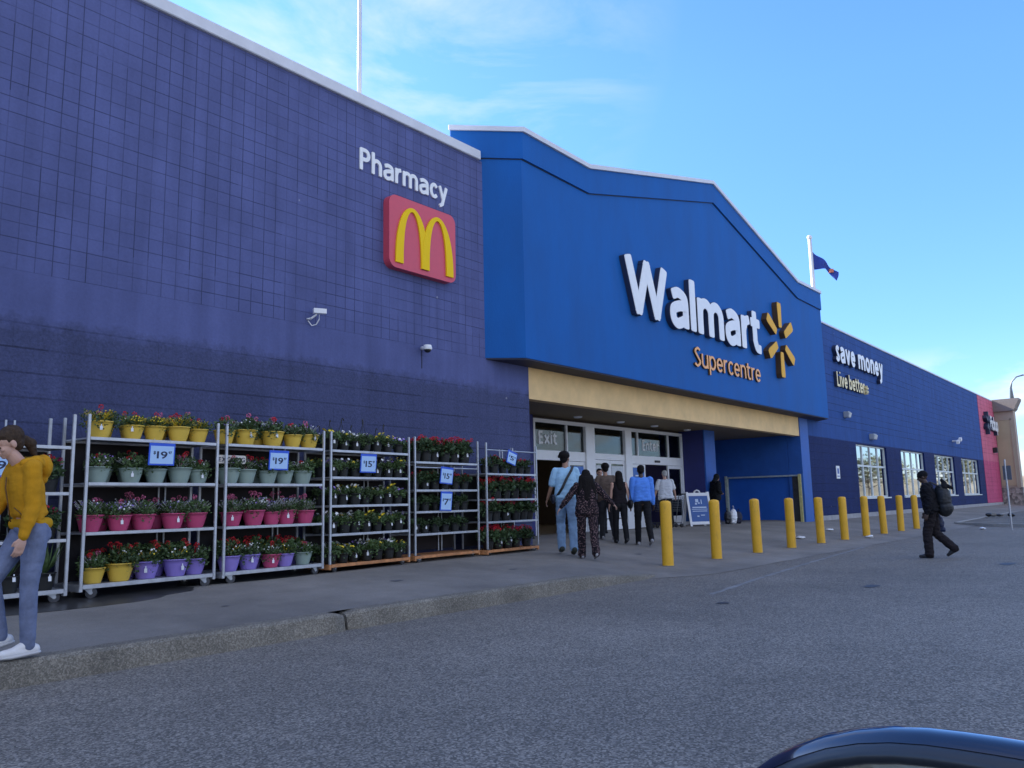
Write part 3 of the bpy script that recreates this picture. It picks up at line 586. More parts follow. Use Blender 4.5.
# interior
inn = thing('store_vestibule', 'dim vestibule seen through the open sliding doors', 'room')
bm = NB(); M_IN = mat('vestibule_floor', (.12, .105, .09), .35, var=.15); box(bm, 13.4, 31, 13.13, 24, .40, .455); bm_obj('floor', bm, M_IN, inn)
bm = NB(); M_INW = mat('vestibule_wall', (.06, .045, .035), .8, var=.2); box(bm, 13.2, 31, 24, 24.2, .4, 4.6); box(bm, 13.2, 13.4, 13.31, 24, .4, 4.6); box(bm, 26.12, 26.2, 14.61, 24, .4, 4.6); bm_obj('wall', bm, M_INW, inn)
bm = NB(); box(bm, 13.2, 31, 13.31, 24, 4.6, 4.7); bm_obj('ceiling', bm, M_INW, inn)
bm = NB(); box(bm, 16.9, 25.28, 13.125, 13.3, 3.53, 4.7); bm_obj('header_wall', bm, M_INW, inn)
for i, (x, y) in enumerate(((19.6, 15.0), (24.6, 15.6), (22.2, 18), (27, 17.5), (21, 21), (27.5, 21.5))):
    t = tag(bpy.data.objects.new('ceiling_light', None), ['short strip light in the vestibule nearest the Exit transom', 'strip light behind the Enter transom nearest the glass', 'strip light in the middle of the vestibule ceiling', 'strip light at the right of the vestibule ceiling', 'farthest strip light behind the exit doors', 'farthest strip light behind the right hand doors'][i], 'ceiling light', 'strip lights inside the vestibule')
    COL.objects.link(t); t.location = (x, y, 4.2)
    bm = NB(); box(bm, -.75, .75, -.07, .07, 0, .05, .01); bm_obj('diffuser', bm, emit('tube_glow', (1, .9, .75), 3.0) if i == 0 else bpy.data.materials['tube_glow'], t)
    bm = NB(); box(bm, -.77, .77, -.09, .09, .052, .09); box(bm, -.5, -.48, -.01, .01, .09, .395); box(bm, .48, .5, -.01, .01, .09, .395); bm_obj('housing', bm, M_WHITE, t)
# windows of the right wing
M_WROOM = mat('window_blind', (.16, .19, .22), .7, var=.35, vscale=.8, stretch=(1, 1, 2))
for x0, x1 in WINS:
    bm = NB(); Y0 = YW+.10; fw = .07
    box(bm, x0+.002, x0+fw, Y0, Y0+.1, WZ0+.002, WZ1-.002); box(bm, x1-fw, x1-.002, Y0, Y0+.1, WZ0+.002, WZ1-.002); box(bm, x0+fw, x1-fw, Y0, Y0+.1, WZ1-fw, WZ1-.002); box(bm, x0+fw, x1-fw, Y0, Y0+.1, WZ0+.002, WZ0+fw)
    for k in range(1, 4): xm = x0+(x1-x0)*k/4; box(bm, xm-.045, xm+.045, Y0+.003, Y0+.097, WZ0+fw, WZ1-fw)
    zm = WZ0+(WZ1-WZ0)*.6
    for k in range(4): box(bm, x0+(x1-x0)*k/4+(fw if k == 0 else .045), x0+(x1-x0)*(k+1)/4-(fw if k == 3 else .045), Y0+.006, Y0+.094, zm-.04, zm+.04)
    o = part('window', mat('window_frame', (.62, .68, .68), .4, var=.05))(bm)
    bm = NB(); box(bm, x0+.01, x1-.01, Y0+.045, Y0+.055, WZ0+.01, WZ1-.01); bm_obj('pane', bm, M_WGLASS, o)
    bm = NB(); box(bm, x0+.003, x1-.003, Y0+.3, Y0+.34, WZ0+.003, WZ1-.003); bm_obj('backing', bm, M_WROOM, o)
    bm = NB(); box(bm, x0-.05, x1+.05, YW-.05, Y0-.003, WZ0-.06, WZ0-.001, .006); bm_obj('sill', bm, MATS['window_frame'], o)

# ================================================================== SIGNS ON THE BUILDING
M_RET = mat('letter_return_dark', (.02, .03, .07), .5); M_LW = mat('letter_white', (.80, .82, .82), .4, var=.04)
M_SY = mat('letter_yellow', (.80, .44, .05), .6, spec=.2); M_SYR = mat('letter_return_brown', (.07, .035, .01), .5); M_SO = mat('letter_orange', (.90, .42, .12), .45)
s = thing('store_sign', 'large white raised Walmart letters with a yellow six-ray spark on the blue gable', 'sign')
sign_text('Walmart', 8.42, 1.56, wall_mat(16.98, YG-.002, 5.88), [M_RET, M_LW], .14, ['letter', 'letter_face'], s, t=.205, gap=.05)
for k in range(6):
    a = R(90+60*k); c = Vector((27.08, 0, 6.62)); d = Vector((math.cos(a), 0, math.sin(a))); p = Vector((-d.z, 0, d.x))
    def ray_bm(y0, y1, gr):
        bm = NB(); poly = []
        for rr, hw in ((.42-gr, .10), (.48, .14+gr), (1.18, .185+gr), (1.31+gr, .14), ): poly.append((rr, hw))
        pts = [(c+d*rr+p*hw) for rr, hw in poly]+[(c+d*rr-p*hw) for rr, hw in poly[::-1]]
        prism(bm, [(q.x, q.z) for q in pts], y0, y1); return bm
    o = bm_obj('spark_ray', ray_bm(YG-.002, YG-.18, .0), M_SYR, s); bm_obj('ray_face', ray_bm(YG-.182, YG-.195, -.012), M_SY, o)
s = thing('supercentre_sign', 'small orange Supercentre lettering under the large white store name', 'sign')
sign_text('Supercentre', 4.66, .58, wall_mat(20.72, YG-.002, 4.98), [M_SYR, M_SO], .05, ['letter', 'letter_face'], s, t=.125, gap=.10)
s = thing('pharmacy_sign', 'white Pharmacy lettering high on the purple tiled wall', 'sign')
sign_text('Pharmacy', 2.27, .43, wall_mat(9.14, YW-.002, 7.28), [M_LW], .025, ['letter'], s, t=.17, gap=.10)
# restaurant sign
s = thing('restaurant_sign', 'square red sign box with rounded corners and yellow arches beneath the Pharmacy lettering', 'sign')
def rrect(x0, x1, z0, z1, r, seg=6):
    out = []
    for cx, cz, a0 in ((x1-r, z1-r, 0), (x0+r, z1-r, 90), (x0+r, z0+r, 180), (x1-r, z0+r, 270)):
        for i in range(seg+1): a = R(a0+90*i/seg); out.append((cx+r*math.cos(a), cz+r*math.sin(a)))
    return out
M_MR = mat('sign_red', (.62, .075, .115), .45, var=.04); M_MY = mat('arch_yellow', (.88, .58, .005), .6, spec=.2)
bm = NB(); prism(bm, rrect(9.72, 11.48, 5.6, 6.98, .17), YW-.002, YW-.16); bm_obj('panel', bm, M_MR, s)
def arch(x0, x1, z0, z1, tb, tt):
    """tapering arch outline: thick legs, thin crown"""
    c = (x0+x1)/2; a = (x1-x0)/2; h = z1-z0; o_, i_ = [], []
    for k in range(33):
        t = math.pi*k/32; ct, st = math.cos(t), math.sin(t)
        ox = c-a*math.copysign(abs(ct)**1.0, ct); oz = z0+h*(st**.86 if st > 0 else 0)
        o_.append((ox, oz))
    for k in range(33):
        t = math.pi*k/32; ct, st = math.cos(t), math.sin(t); a2 = a-tb
        ox = c-a2*ct; oz = z0+(h-tt)*(max(st, 0)**.80)
        i_.append((ox, oz))
    return o_+i_[::-1]
def arch_bm(args, y0, y1):
    poly = arch(*args); bm = NB(); k = len(poly)//2; oo, ii = poly[:k], poly[k:][::-1]
    A = [bm.verts.new((x, y0, z)) for x, z in oo]; Bq = [bm.verts.new((x, y0, z)) for x, z in ii]; C_ = [bm.verts.new((x, y1, z)) for x, z in oo]; D = [bm.verts.new((x, y1, z)) for x, z in ii]
    for i in range(k-1):
        bm.faces.new((A[i], A[i+1], Bq[i+1], Bq[i])); bm.faces.new((C_[i], D[i], D[i+1], C_[i+1])); bm.faces.new((A[i], C_[i], C_[i+1], A[i+1])); bm.faces.new((Bq[i], Bq[i+1], D[i+1], D[i]))
    bm.faces.new((A[0], Bq[0], D[0], C_[0])); bm.faces.new((A[-1], C_[-1], D[-1], Bq[-1])); bmesh.ops.recalc_face_normals(bm, faces=bm.faces); return bm
for i, (a, b_) in enumerate(((9.86, 10.70), (10.53, 11.38))):
    bm_obj('arch', arch_bm((a, b_, 5.70, 6.82, .19, .075), YW-.161, YW-.19-.004*i), M_MY, s)
s = thing('slogan_sign', 'white raised save money lettering above smaller cream Live better lettering on the blue wall', 'sign')
sign_text('save money', 7.05, .98, wall_mat(34.95, YW-.002, 6.92), [M_RET, M_LW], .16, ['letter', 'letter_face'], s, t=.20, gap=.09, space=.34)
M_CR = mat('letter_cream', (.82, .70, .36), .45)
sign_text('Live better', 3.9, .66, wall_mat(34.95, YW-.002, 5.86), [M_RET, M_CR], .12, ['letter', 'letter_face'], s, t=.17, gap=.10, space=.3)
bm = NB()
for k in range(6): a = R(90+60*k); obox(bm, (39.12+.14*math.cos(a), YW-.1, 6.08+.14*math.sin(a)), (math.cos(a), 0, math.sin(a)), (-math.sin(a), 0, math.cos(a)), (0, 1, 0), .06, .028, .08)
bm_obj('spark', bm, M_CR, s)
s = thing('pickup_sign', 'small white Pickup lettering with a dark spark on the red end of the wall', 'sign')
for k in range(6):
    a = R(90+60*k); bm = NB(); obox(bm, (69.5+.55*math.cos(a), YW-.17, 6.45+.55*math.sin(a)), (math.cos(a), 0, math.sin(a)), (-math.sin(a), 0, math.cos(a)), (0, 1, 0), .3, .12, .14); bm_obj('spark_ray', bm, M_RET, s)
sign_text('Pickup', 3.3, 1.1, wall_mat(70.2, YW-.03, 5.95), [M_RET, M_LW], .25, ['letter', 'letter_face'], s, t=.2, gap=.09)
# notice
s = thing('wall_notice', 'small white notice on the dark blue block wall left of the first window', 'sign', (34.28, YW-.002, 2.0))
bm = NB(); box(bm, 0, .42, -.02, 0, 0, .52, .006); bm_obj('plate', bm, M_WHP, s)
bm = NB(); box(bm, .1, .32, -.024, -.021, .2, .42); box(bm, .06, .36, -.024, -.021, .08, .12); bm_obj('print', bm, mat('print_blue', (.05, .12, .4), .5), s)
# fittings on walls
s = thing('security_camera', 'white box security camera with a looping cable on the tiled wall left of the arches', 'camera', (8.12, YW, 4.43)); s.scale = (.8,)*3
bm = NB(); obox(bm, (.06, -.24, .06), (.9, -.42, 0), (.42, .9, 0), (0, 0, 1), .13, .055, .05); bm_obj('housing', bm, M_WHP, s)
bm = NB(); tube(bm, [(-.05, -.002, -.08), (-.05, -.12, -.08), (.02, -.2, .0)], .02, 8); lathe(bm, [(.05, -.02), (.05, 0)], (-.05, -.03, -.08), 12); bm_obj('bracket', bm, M_WHP, s)
bm = NB(); tube(bm, [(.08, -.2, 0), (.09, -.18, -.1), (.06, -.12, -.2), (.0, -.06, -.22), (-.06, -.01, -.12)], .012, 6); bm_obj('cable', bm, M_WHP, s)
s = thing('security_camera', 'white dome security camera on the smooth purple band right of the arches', 'camera', (10.68, YW, 4.2)); s.scale = (.8,)*3
bm = NB(); lathe(bm, [(.0, .09), (.09, .08), (.11, .0), (.1, -.03)], (0, -.2, 0), 20, False); tube(bm, [(0, 0, .03), (0, -.15, .03)], .045, 10); bm_obj('housing', bm, M_WHP, s, smooth=True)
bm = NB(); ico(bm, (0, -.2, -.03), .085, 2, (1, 1, .85)); bm_obj('dome', bm, M_DARK, s, smooth=True)
bm = NB(); tube(bm, [(0, -.01, 0), (0, -.01, -.45)], .008, 6); bm_obj('cable', bm, MATS['dark_plastic'], s)
for lab, x, z, w_ in (('small grey flood light under the save money lettering', 36.0, 4.72, .34), ('grey box wall light above the first window', 39.6, 3.95, .5)):
    s = thing('wall_light', lab, 'wall light', (x, YW, z), 0, 'lights on the blue wall')
    bm = NB(); box(bm, -w_/2, w_/2, -.22, -.002, -.12, .14, .02); bm_obj('housing', bm, mat('fitting_grey', (.33, .37, .42), .5), s)
    bm = NB(); obox(bm, (0, -.235, 0), (1, 0, 0), (0, .9, .3), (0, -.3, .9), w_/2-.03, .01, .09); bm_obj('lens', bm, mat('lens_pale', (.6, .65, .68), .2), s)
s = thing('security_camera', 'twin-headed white camera fixture above the gap between the third and fourth windows', 'camera', (57.4, YW, 4.55))
bm = NB(); tube(bm, [(0, 0, 0), (0, -.35, 0)], .05, 8); bm_obj('bracket', bm, M_WHP, s)
for dx in (-.4, .35):
    bm = NB(); obox(bm, (dx, -.4, .02+.25*dx), (1, .1, .25), (-.1, 1, 0), (-.25, 0, 1), .26, .08, .08); bm_obj('camera_head', bm, M_WHP, s)
s_dummy = None
s = thing('wall_light', 'small dark fitting low on the red end of the wall', 'wall light', (71.9, YW-.02, 4.5), 0, 'lights on the blue wall')
bm = NB(); box(bm, -.2, .2, -.3, -.002, -.2, .2, .03); bm_obj('housing', bm, M_DARK, s)
bm = NB(); box(bm, -.15, .15, -.26, -.02, -.22, -.202); bm_obj('lens', bm, MATS['lens_pale'], s)

# flagpoles
s = thing('flagpole', 'tall white pole rising from the purple roof edge, cut by the picture top', 'pole', (9.52, 11.25, 8.5), 0, 'poles on the roof')
bm = NB(); tube(bm, [(0, 0, 0), (0, 0, 1.2), (0, 0, 5.5)], [.045, .042, .03], 12); bm_obj('pole', bm, M_POLE, s, smooth=True)
bm = NB(); lathe(bm, [(.11, 0), (.11, .03), (.06, .05), (.055, .22)], (0, 0, -.02), 14); bm_obj('base', bm, M_POLE, s)
bm = NB(); ico(bm, (0, 0, 5.55), .07, 2); bm_obj('finial', bm, M_POLE, s, smooth=True)
s = thing('flagpole', 'white pole behind the right shoulder of the gable flying a limp dark blue flag', 'flagpole', (43.15, 14.0, 8.25), 0, 'poles on the roof')
bm = NB(); tube(bm, [(0, 0, 0), (-.05, 0, 6.75)], [.13, .1], 12); bm_obj('pole', bm, M_POLE, s, smooth=True)
bm = NB(); ico(bm, (-.05, 0, 6.85), .14, 2); bm_obj('finial', bm, M_POLE, s, smooth=True)
bm = NB(); prev = None; rdir = Vector((.63, -.77, 0))
for i in range(19):
    t = i/18; x = 1.38*t; zt = 6.42-1.55*t**.75; zb_ = 5.10-.0*t if t < .55 else 5.10-1.15*(t-.55)*1.3
    zb_ = min(zb_, zt-.14); wob = .14*math.sin(t*11); row_ = []
    for k in range(7): q = k/6; p = rdir*(x-.12*q*t)+Vector((.77, .63, 0))*(wob*(1-.5*q)+.05*math.sin(q*6+t*8)); row_.append(bm.verts.new((p.x, p.y, zt*(1-q)+zb_*q)))
    if prev:
        for k in range(6): bm.faces.new((prev[k], row_[k], row_[k+1], prev[k+1]))
    prev = row_
fl = bm_obj('flag', bm, mat('flag_blue', (.02, .05, .28), .8, var=.2, vscale=2), s, smooth=True)
md = fl.modifiers.new('t', 'SOLIDIFY'); md.thickness = .012
bm = NB(); p = rdir*1.0; obox(bm, (p.x, p.y, 4.98), rdir, (.77, .63, 0), (0, 0, 1), .10, .12, .09); bm_obj('flag_emblem', bm, mat('emblem_red', (.5, .15, .1), .8), fl)

# neighbouring beige building
M_BEI = mat('beige_render', (.38, .32, .25), .8, var=.08, vscale=.8, bump=.2); M_BEI2 = mat('beige_panel', (.42, .35, .23), .8, var=.08, vscale=.8); M_COR = mat('cornice_taupe', (.20, .175, .16), .8, var=.1)
nb = thing('neighbouring_building', 'beige rendered pillar building with a taupe cornice and stone base past the red wall', 'building')
bm = NB(); box(bm, 74.02, 75.0, 9.45, 12.5, 0, 7.65); box(bm, 74.62, 84, 12.5, 30, 0, 7.0); bm_obj('pillar', bm, M_BEI, nb)
bm = NB(); box(bm, 73.97, 74.015, 9.75, 10.75, 1.8, 6.9); bm_obj('inset_panel', bm, M_BEI2, nb)
bm = NB(); box(bm, 73.93, 74.015, 9.68, 9.75, 1.7, 7.0); box(bm, 73.93, 74.015, 9.68, 11, 6.9, 7.0); bm_obj('panel_frame', bm, M_BEI, nb)
bm = NB(); prism(bm, [(9.44, 7.6), (9.3, 7.75), (9.25, 7.9), (9.0, 8.4), (8.98, 8.55), (12.6, 8.55), (12.6, 7.6)], 73.72, 75.3)
bmesh.ops.transform(bm, matrix=Matrix(((0, 1, 0, 0), (1, 0, 0, 0), (0, 0, 1, 0), (0, 0, 0, 1))), verts=bm.verts); bmesh.ops.recalc_face_normals(bm, faces=bm.faces); bm_obj('cornice', bm, M_COR, nb)
m = bpy.data.materials.new('stone_veneer'); m.use_nodes = True; n = m.node_tree; v = N(n, 'ShaderNodeTexVoronoi', Scale=5.0); g = N(n, 'ShaderNodeNewGeometry'); n.links.new(g.outputs['Position'], v.inputs['Vector'])
se = N(n, 'ShaderNodeSeparateColor'); n.links.new(v.outputs['Color'], se.inputs[0]); n.links.new(mixc(n, se.outputs[0], (.10, .095, .085), (.38, .35, .31)), n.nodes['Principled BSDF'].inputs['Base Color'])
bp = N(n, 'ShaderNodeBump', Strength=.8, Distance=.05); n.links.new(v.outputs['Distance'], bp.inputs['Height']); n.links.new(bp.outputs[0], n.nodes['Principled BSDF'].inputs['Normal'])
bm = NB(); box(bm, 73.9, 75.1, 9.35, 10.78, 0, 1.65, .02); bm_obj('stone_base', bm, m, nb)
s = thing('street_lamp', 'thin curved gooseneck lamp standing above the taupe cornice', 'street lamp', (74.5, 9.5, 8.55))
bm = NB(); tube(bm, [(0, 0, 0), (0, 0, .9), (.05, -.1, 1.4), (.1, -.45, 1.75), (.15, -.95, 1.85)], [.16, .09, .07, .06, .06], 8); bm_obj('arm', bm, mat('lamp_grey', (.16, .2, .22), .5), s, smooth=True)
bm = NB(); ico(bm, (.17, -1.35, 1.82), .32, 2, (.6, 1.4, .4)); bm_obj('lamp_head', bm, MATS['lamp_grey'], s, smooth=True)

# ================================================================== STREET FURNITURE
BOL = [(13.84, 7.54), (15.85, 7.51), (17.91, 7.49), (19.93, 7.47), (22.08, 7.48), (24.0, 7.46), (26.2, 7.5), (27.95, 7.46), (30.1, 7.48), (32.1, 7.45)]
blab = ['yellow bollard nearest the camera, beside the end of the kerb', 'second yellow bollard from the left, in front of the hooded person', 'yellow bollard in front of the blue cart bay, third from the left', 'fourth yellow bollard from the left, before the right edge of the cart bay', 'fifth yellow bollard from the left, first one before the blue block wall', 'sixth yellow bollard from the left, right of the small wall notice', 'seventh yellow bollard from the left, in front of the first window', 'eighth yellow bollard from the left, right of the first window', 'ninth yellow bollard from the left, under the second window', 'farthest yellow bollard, just behind the walking person in black']
proto = None
for i, (x, y) in enumerate(BOL):
    z = zs(x, y)
    if proto is None:
        t = thing('bollard', blab[0], 'bollard', (x, y, z), 0, 'yellow bollards along the road edge')
        bm = NB(); h = 1.14; lathe(bm, [(.107, -.05)]+[(.107, h*k/8) for k in range(9)]+[(.105, h+.02), (.095, h+.045), (.06, h+.062), (.0005, h+.07)], (0, 0, 0), 28); bm_obj('sleeve', bm, M_YEL, t, smooth=True)
        bm = NB(); lathe(bm, [(.14, -.03), (.14, .006), (.113, .012)], (0, 0, 0), 28, False); bm_obj('collar', bm, M_CONC, t)
        proto = t
    else:
        t = proto.copy(); COL.objects.link(t); t.location = (x, y, z); t['label'] = blab[i]
        for c in proto.children: d = c.copy(); COL.objects.link(d); d.parent = t
    t.rotation_euler = (R(rnd.uniform(-.8, .8)), R(rnd.uniform(-.8, .8)), rnd.uniform(0, 6))

n = M_YEL.node_tree; b_ = n.nodes['Principled BSDF']; src = b_.inputs['Base Color'].links[0].from_socket
tg = N(n, 'ShaderNodeNewGeometry'); mq = N(n, 'ShaderNodeMapping'); mq.inputs['Scale'].default_value = (1, 1, .25); n.links.new(tg.outputs['Position'], mq.inputs[0])
q1 = N(n, 'ShaderNodeTexNoise', Scale=9.0, Detail=8.0, Roughness=.7); n.links.new(mq.outputs[0], q1.inputs['Vector']); q2 = N(n, 'ShaderNodeTexNoise', Scale=38.0, Detail=4.0); n.links.new(tg.outputs['Position'], q2.inputs['Vector'])
sc1 = mathn(n, 'MULTIPLY', mathn(n, 'SUBTRACT', q1.outputs['Fac'], .56), 5.0, True); sc2 = mathn(n, 'MULTIPLY', mathn(n, 'GREATER_THAN', q2.outputs['Fac'], .66), .5)
n.links.new(mixc(n, mathn(n, 'MULTIPLY', mathn(n, 'MAXIMUM', sc1, sc2), .55), src, (.20, .13, .05)), b_.inputs['Base Color'])

# racks
def make_rack(label, x0, x1, y0, y1, levels, ztop, m_base, depth=.58, back=True, bars=(), shade=True):
    """x0..x1 front; the rack's front line runs from y0 to y1"""
    L = math.hypot(x1-x0, y1-y0); rz = math.atan2(y1-y0, x1-x0); zg = zs((x0+x1)/2, (y0+y1)/2)
    t = thing('plant_rack', label, 'plant rack', (x0, y0, zg), rz, 'wheeled galvanised plant racks')
    H = ztop-zg
    for (px, py) in ((.02, 0), (L-.02, 0), (.02, depth), (L-.02, depth)):
        bm = NB(); box(bm, px-.017, px+.017, py-.014, py+.014, .12, H, .004); bm_obj('post', bm, M_GALV, t)
    if back:
        for px in (L*.72, L*.72+.09):
            bm = NB(); tube(bm, [(px, depth-.01, .13), (px, depth-.01, H-.05)], .013, 8); bm_obj('back_rod', bm, M_GALV, t)
    for lv in levels:
        z = lv-zg; bm = NB(); base = lv == min(levels)
        th = .045 if base else .035
        box(bm, .04, L-.04, -.012, .018, z-th, z, .004); box(bm, .04, L-.04, depth-.02, depth+.01, z-th, z, .004); box(bm, .04, L-.04, .02, depth-.022, z-.012, z-.002)
        if base: box(bm, .0, .04, -.01, depth, z-th-.03, z, .003); box(bm, L-.04, L, -.01, depth, z-th-.03, z, .003)
        else:
            for px in (.045, L-.045): tube(bm, [(px, 0, z-.018), (px, depth, z-.018)], .01, 6)
        bm_obj('base_frame' if base else 'shelf', bm, m_base if base else M_GALV, t)
    if shade:
        zt = max(levels)-zg; bm = NB(); box(bm, .03, L-.03, depth+.012, depth+.018, .16, zt-.02); bm_obj('shade_cloth', bm, mat('shade_cloth', (.022, .018, .02), .9, var=.3, vscale=5), t)
    for zb in bars:
        bm = NB(); tube(bm, [(.03, 0, zb-zg), (L-.03, 0, zb-zg)], .012, 8); bm_obj('cross_bar', bm, M_GALV, t)
    for k, (px, py) in enumerate(((.14, .06), (L-.14, .06), (.14, depth-.06), (L-.14, depth-.06))):
        z = min(levels)-zg-.045; a = rnd.uniform(-.7, .7); c = bpy.data.objects.new('caster', None); COL.objects.link(c); c.parent = t; c.location = (px, py, 0); c.rotation_euler = (0, 0, a)
        bm = NB(); box(bm, -.045, .045, -.035, .035, z-.01, z-.002); zz = .06
        for sy in (-1, 1):
            v = [(-.035, z-.01), (.04, z-.01), (.045, zz-.01), (.015, zz-.012)]; A = [bm.verts.new((x, sy*.026, q)) for x, q in v]; A2 = [bm.verts.new((x, sy*.03, q)) for x, q in v]
            bm.faces.new(A); bm.faces.new(A2[::-1]); [bm.faces.new((A[i], A[(i+1) % 4], A2[(i+1) % 4], A2[i])) for i in range(4)]
        bm_obj('fork', bm, M_GALV, c)
        bm = NB(); w0 = [(.018, -.02), (.058, -.018), (.062, -.008), (.062, .008), (.058, .018), (.018, .02)]; lathe(bm, w0, (0, 0, 0), 22)
        bmesh.ops.transform(bm, matrix=Matrix.Translation((.028, 0, .062)) @ Matrix.Rotation(R(90), 4, 'X'), verts=bm.verts); bm_obj('wheel', bm, mat('wheel_grey', (.06, .06, .065), .6, var=.2), c)
        bm = NB(); lathe(bm, [(.02, -.022), (.02, .022)], (0, 0, 0), 16); bmesh.ops.transform(bm, matrix=Matrix.Translation((.028, 0, .062)) @ Matrix.Rotation(R(90), 4, 'X'), verts=bm.verts); bm_obj('hub', bm, M_GALV, c)
    return t, L, rz
LV4 = [2.16, 1.64, 1.08, .50]
RK = {}
RK[0] = make_rack('galvanised plant rack at the far left, partly hidden behind the person in the yellow hoodie', 2.24, 4.02, 9.5, 9.58, [2.04, 1.53, 1.02, .48], 2.40, M_GALV)
RK[1] = make_rack('plant rack of yellow, green, pink and purple pots beside the person in the yellow hoodie', 4.15, 5.86, 9.6, 9.68, LV4, 2.42, M_GALV)
RK[2] = make_rack('second plant rack of coloured pots, with a cream sign behind its left post', 5.94, 7.62, 9.66, 9.74, LV4, 2.42, M_GALV)
RK[3] = make_rack('plant rack of black pots of pansies with an orange rusty base left of centre', 7.70, 9.42, 9.72, 9.82, [2.15, 1.75, 1.33, .91, .47], 2.42, M_RUST)
RK[4] = make_rack('plant rack with two blue price signs and mostly bare green plants, on an orange base', 9.56, 11.27, 9.86, 9.94, [2.03, 1.56, 1.20, .83, .47], 2.44, M_RUST, bars=(1.93,))
RK[5] = make_rack('last plant rack next to the exit, filled with red geraniums', 11.38, 13.06, 9.86, 9.96, [1.86, 1.385, .975, .46], 2.42, M_RUST, bars=(2.29,))

# ---- pots and plants
M_LEAF = mat('leaf_green', (.075, .125, .04), .55, var=.5, vscale=14, objvar=.25)
M_LEAFD = mat('leaf_dark', (.05, .088, .032), .55, var=.45, vscale=14, objvar=.25)
M_LEAFL = mat('leaf_lime', (.24, .36, .05), .55, var=.3, vscale=14)
PM = {'yellow': mat('pot_yellow', (.75, .50, .07), .45, var=.07, vscale=6), 'green': mat('pot_sage', (.29, .37, .31), .45, var=.08, vscale=6), 'pink': mat('pot_pink', (.55, .07, .17), .45, var=.08, vscale=6),
      'purple': mat('pot_purple', (.30, .22, .60), .45, var=.08, vscale=6), 'black': mat('pot_black', (.014, .015, .014), .5, var=.2, vscale=6)}
FM = {'red': mat('petal_red', (.62, .02, .03), .6, var=.2, vscale=30), 'pink': mat('petal_pink', (.72, .18, .32), .6, var=.2, vscale=30), 'white': mat('petal_white', (.75, .75, .72), .6), 'yellow': mat('petal_yellow', (.78, .58, .03), .6), 'lilac': mat('petal_lilac', (.33, .22, .6), .6), 'crimson': mat('petal_crimson', (.5, .02, .10), .6, var=.2, vscale=30)}
def leaf(bm, p, d, nrm, L, W, mi=0):
    d = d.normalized(); s_ = d.cross(nrm).normalized(); nn = s_.cross(d)
    a = bm.verts.new(p); b1 = bm.verts.new(p+d*L*.45+s_*W*.5+nn*W*.12); b2 = bm.verts.new(p+d*L*.45-s_*W*.5+nn*W*.12); m_ = bm.verts.new(p+d*L*.5); c = bm.verts.new(p+d*L-nn*L*.12)
    for q in ((a, b1, m_), (b1, c, m_), (a, m_, b2), (m_, c, b2)): bm.faces.new(q).material_index = mi
def rdirv(r, up=.2): 
    v = Vector((r.gauss(0, 1), r.gauss(0, 1), abs(r.gauss(0, .8))+up)); return v.normalized()
def foliage_mesh(seed, rw, h, zb, nleaf, size, droop=.0):
    r = random.Random(seed); bm = NB(); cl = [(Vector((r.uniform(-rw, rw)*.8, r.uniform(-rw, rw)*.8, zb+r.uniform(.1, .9)*h)), r.uniform(.35, .6)*rw) for _ in range(12)]
    for i in range(int(nleaf*2.0)):
        c, rr = cl[i % 12]; v = Vector((r.gauss(0, 1), r.gauss(0, 1), r.gauss(0, .8))).normalized(); p = c+v*rr*r.uniform(.3, 1)
        if p.xy.length > rw*1.25: p.x *= .75; p.y *= .75
        if p.xy.length > rw*.8 and r.random() < .45: p.z -= r.uniform(.02, .10)
        p.z = max(p.z, zb-.09 if p.xy.length > rw*.85 else zb); leaf(bm, p, rdirv(r, .1)+Vector((v.x, v.y, v.z))*.8, rdirv(r, .6), size*r.uniform(.7, 1.3), size*r.uniform(.55, .9))
    for i in range(10):
        a = r.uniform(0, 6.28); q = rw*.7; tube(bm, [(0, 0, zb-.02), (math.cos(a)*q*.5, math.sin(a)*q*.5, zb+h*.5), (math.cos(a)*q, math.sin(a)*q, zb+h*r.uniform(.6, .95))], .0035, 4)
    me = bpy.data.meshes.new('foliage'); bm.to_mesh(me); bm.free(); return me
def flower_mesh(seed, kind, rw, h, zb, mats_, n=5):
    r = random.Random(seed+99); bm = NB()
    if kind == 'geranium':
        for i in range(n):
            a = r.uniform(0, 6.28); q = rw*r.uniform(.1, .95); top = Vector((math.cos(a)*q, math.sin(a)*q, zb+h*r.uniform(.8, 1.2))); mi = r.randrange(len(mats_))
            tube(bm, [(0, 0, zb), top*.55+Vector((0, 0, zb*.45)), top], .003, 4)
            for k in range(26):
                v = Vector((r.gauss(0, 1), r.gauss(0, 1), r.gauss(.3, .8))).normalized(); leaf(bm, top+v*.018, v+rdirv(r)*.3, rdirv(r), .018, .020, mi)
    else:
        for i in range(n):
            a = r.uniform(0, 6.28); q = rw*math.sqrt(r.uniform(.05, 1.15)); p = Vector((math.cos(a)*q, math.sin(a)*q, zb+h*r.uniform(.55, 1.12))); mi = r.randrange(len(mats_)); sz = .030 if kind == 'pansy' else .013
            nn = (Vector((math.cos(a), math.sin(a), 0))*r.uniform(.2, 1)+Vector((0, -.5, .6))).normalized(); t1 = nn.cross(Vector((0, 0, 1))).normalized(); t2 = nn.cross(t1)
            tube(bm, [(0, 0, zb), p], .0015, 3, False)
            for k in range(5): b_ = 6.283*k/5; leaf(bm, p, t1*math.cos(b_)+t2*math.sin(b_)+nn*.25, nn, sz, sz*.95, mi)
    me = bpy.data.meshes.new('flowers'); bm.to_mesh(me); bm.free()
    for c in mats_: me.materials.append(FM[c])
    return me
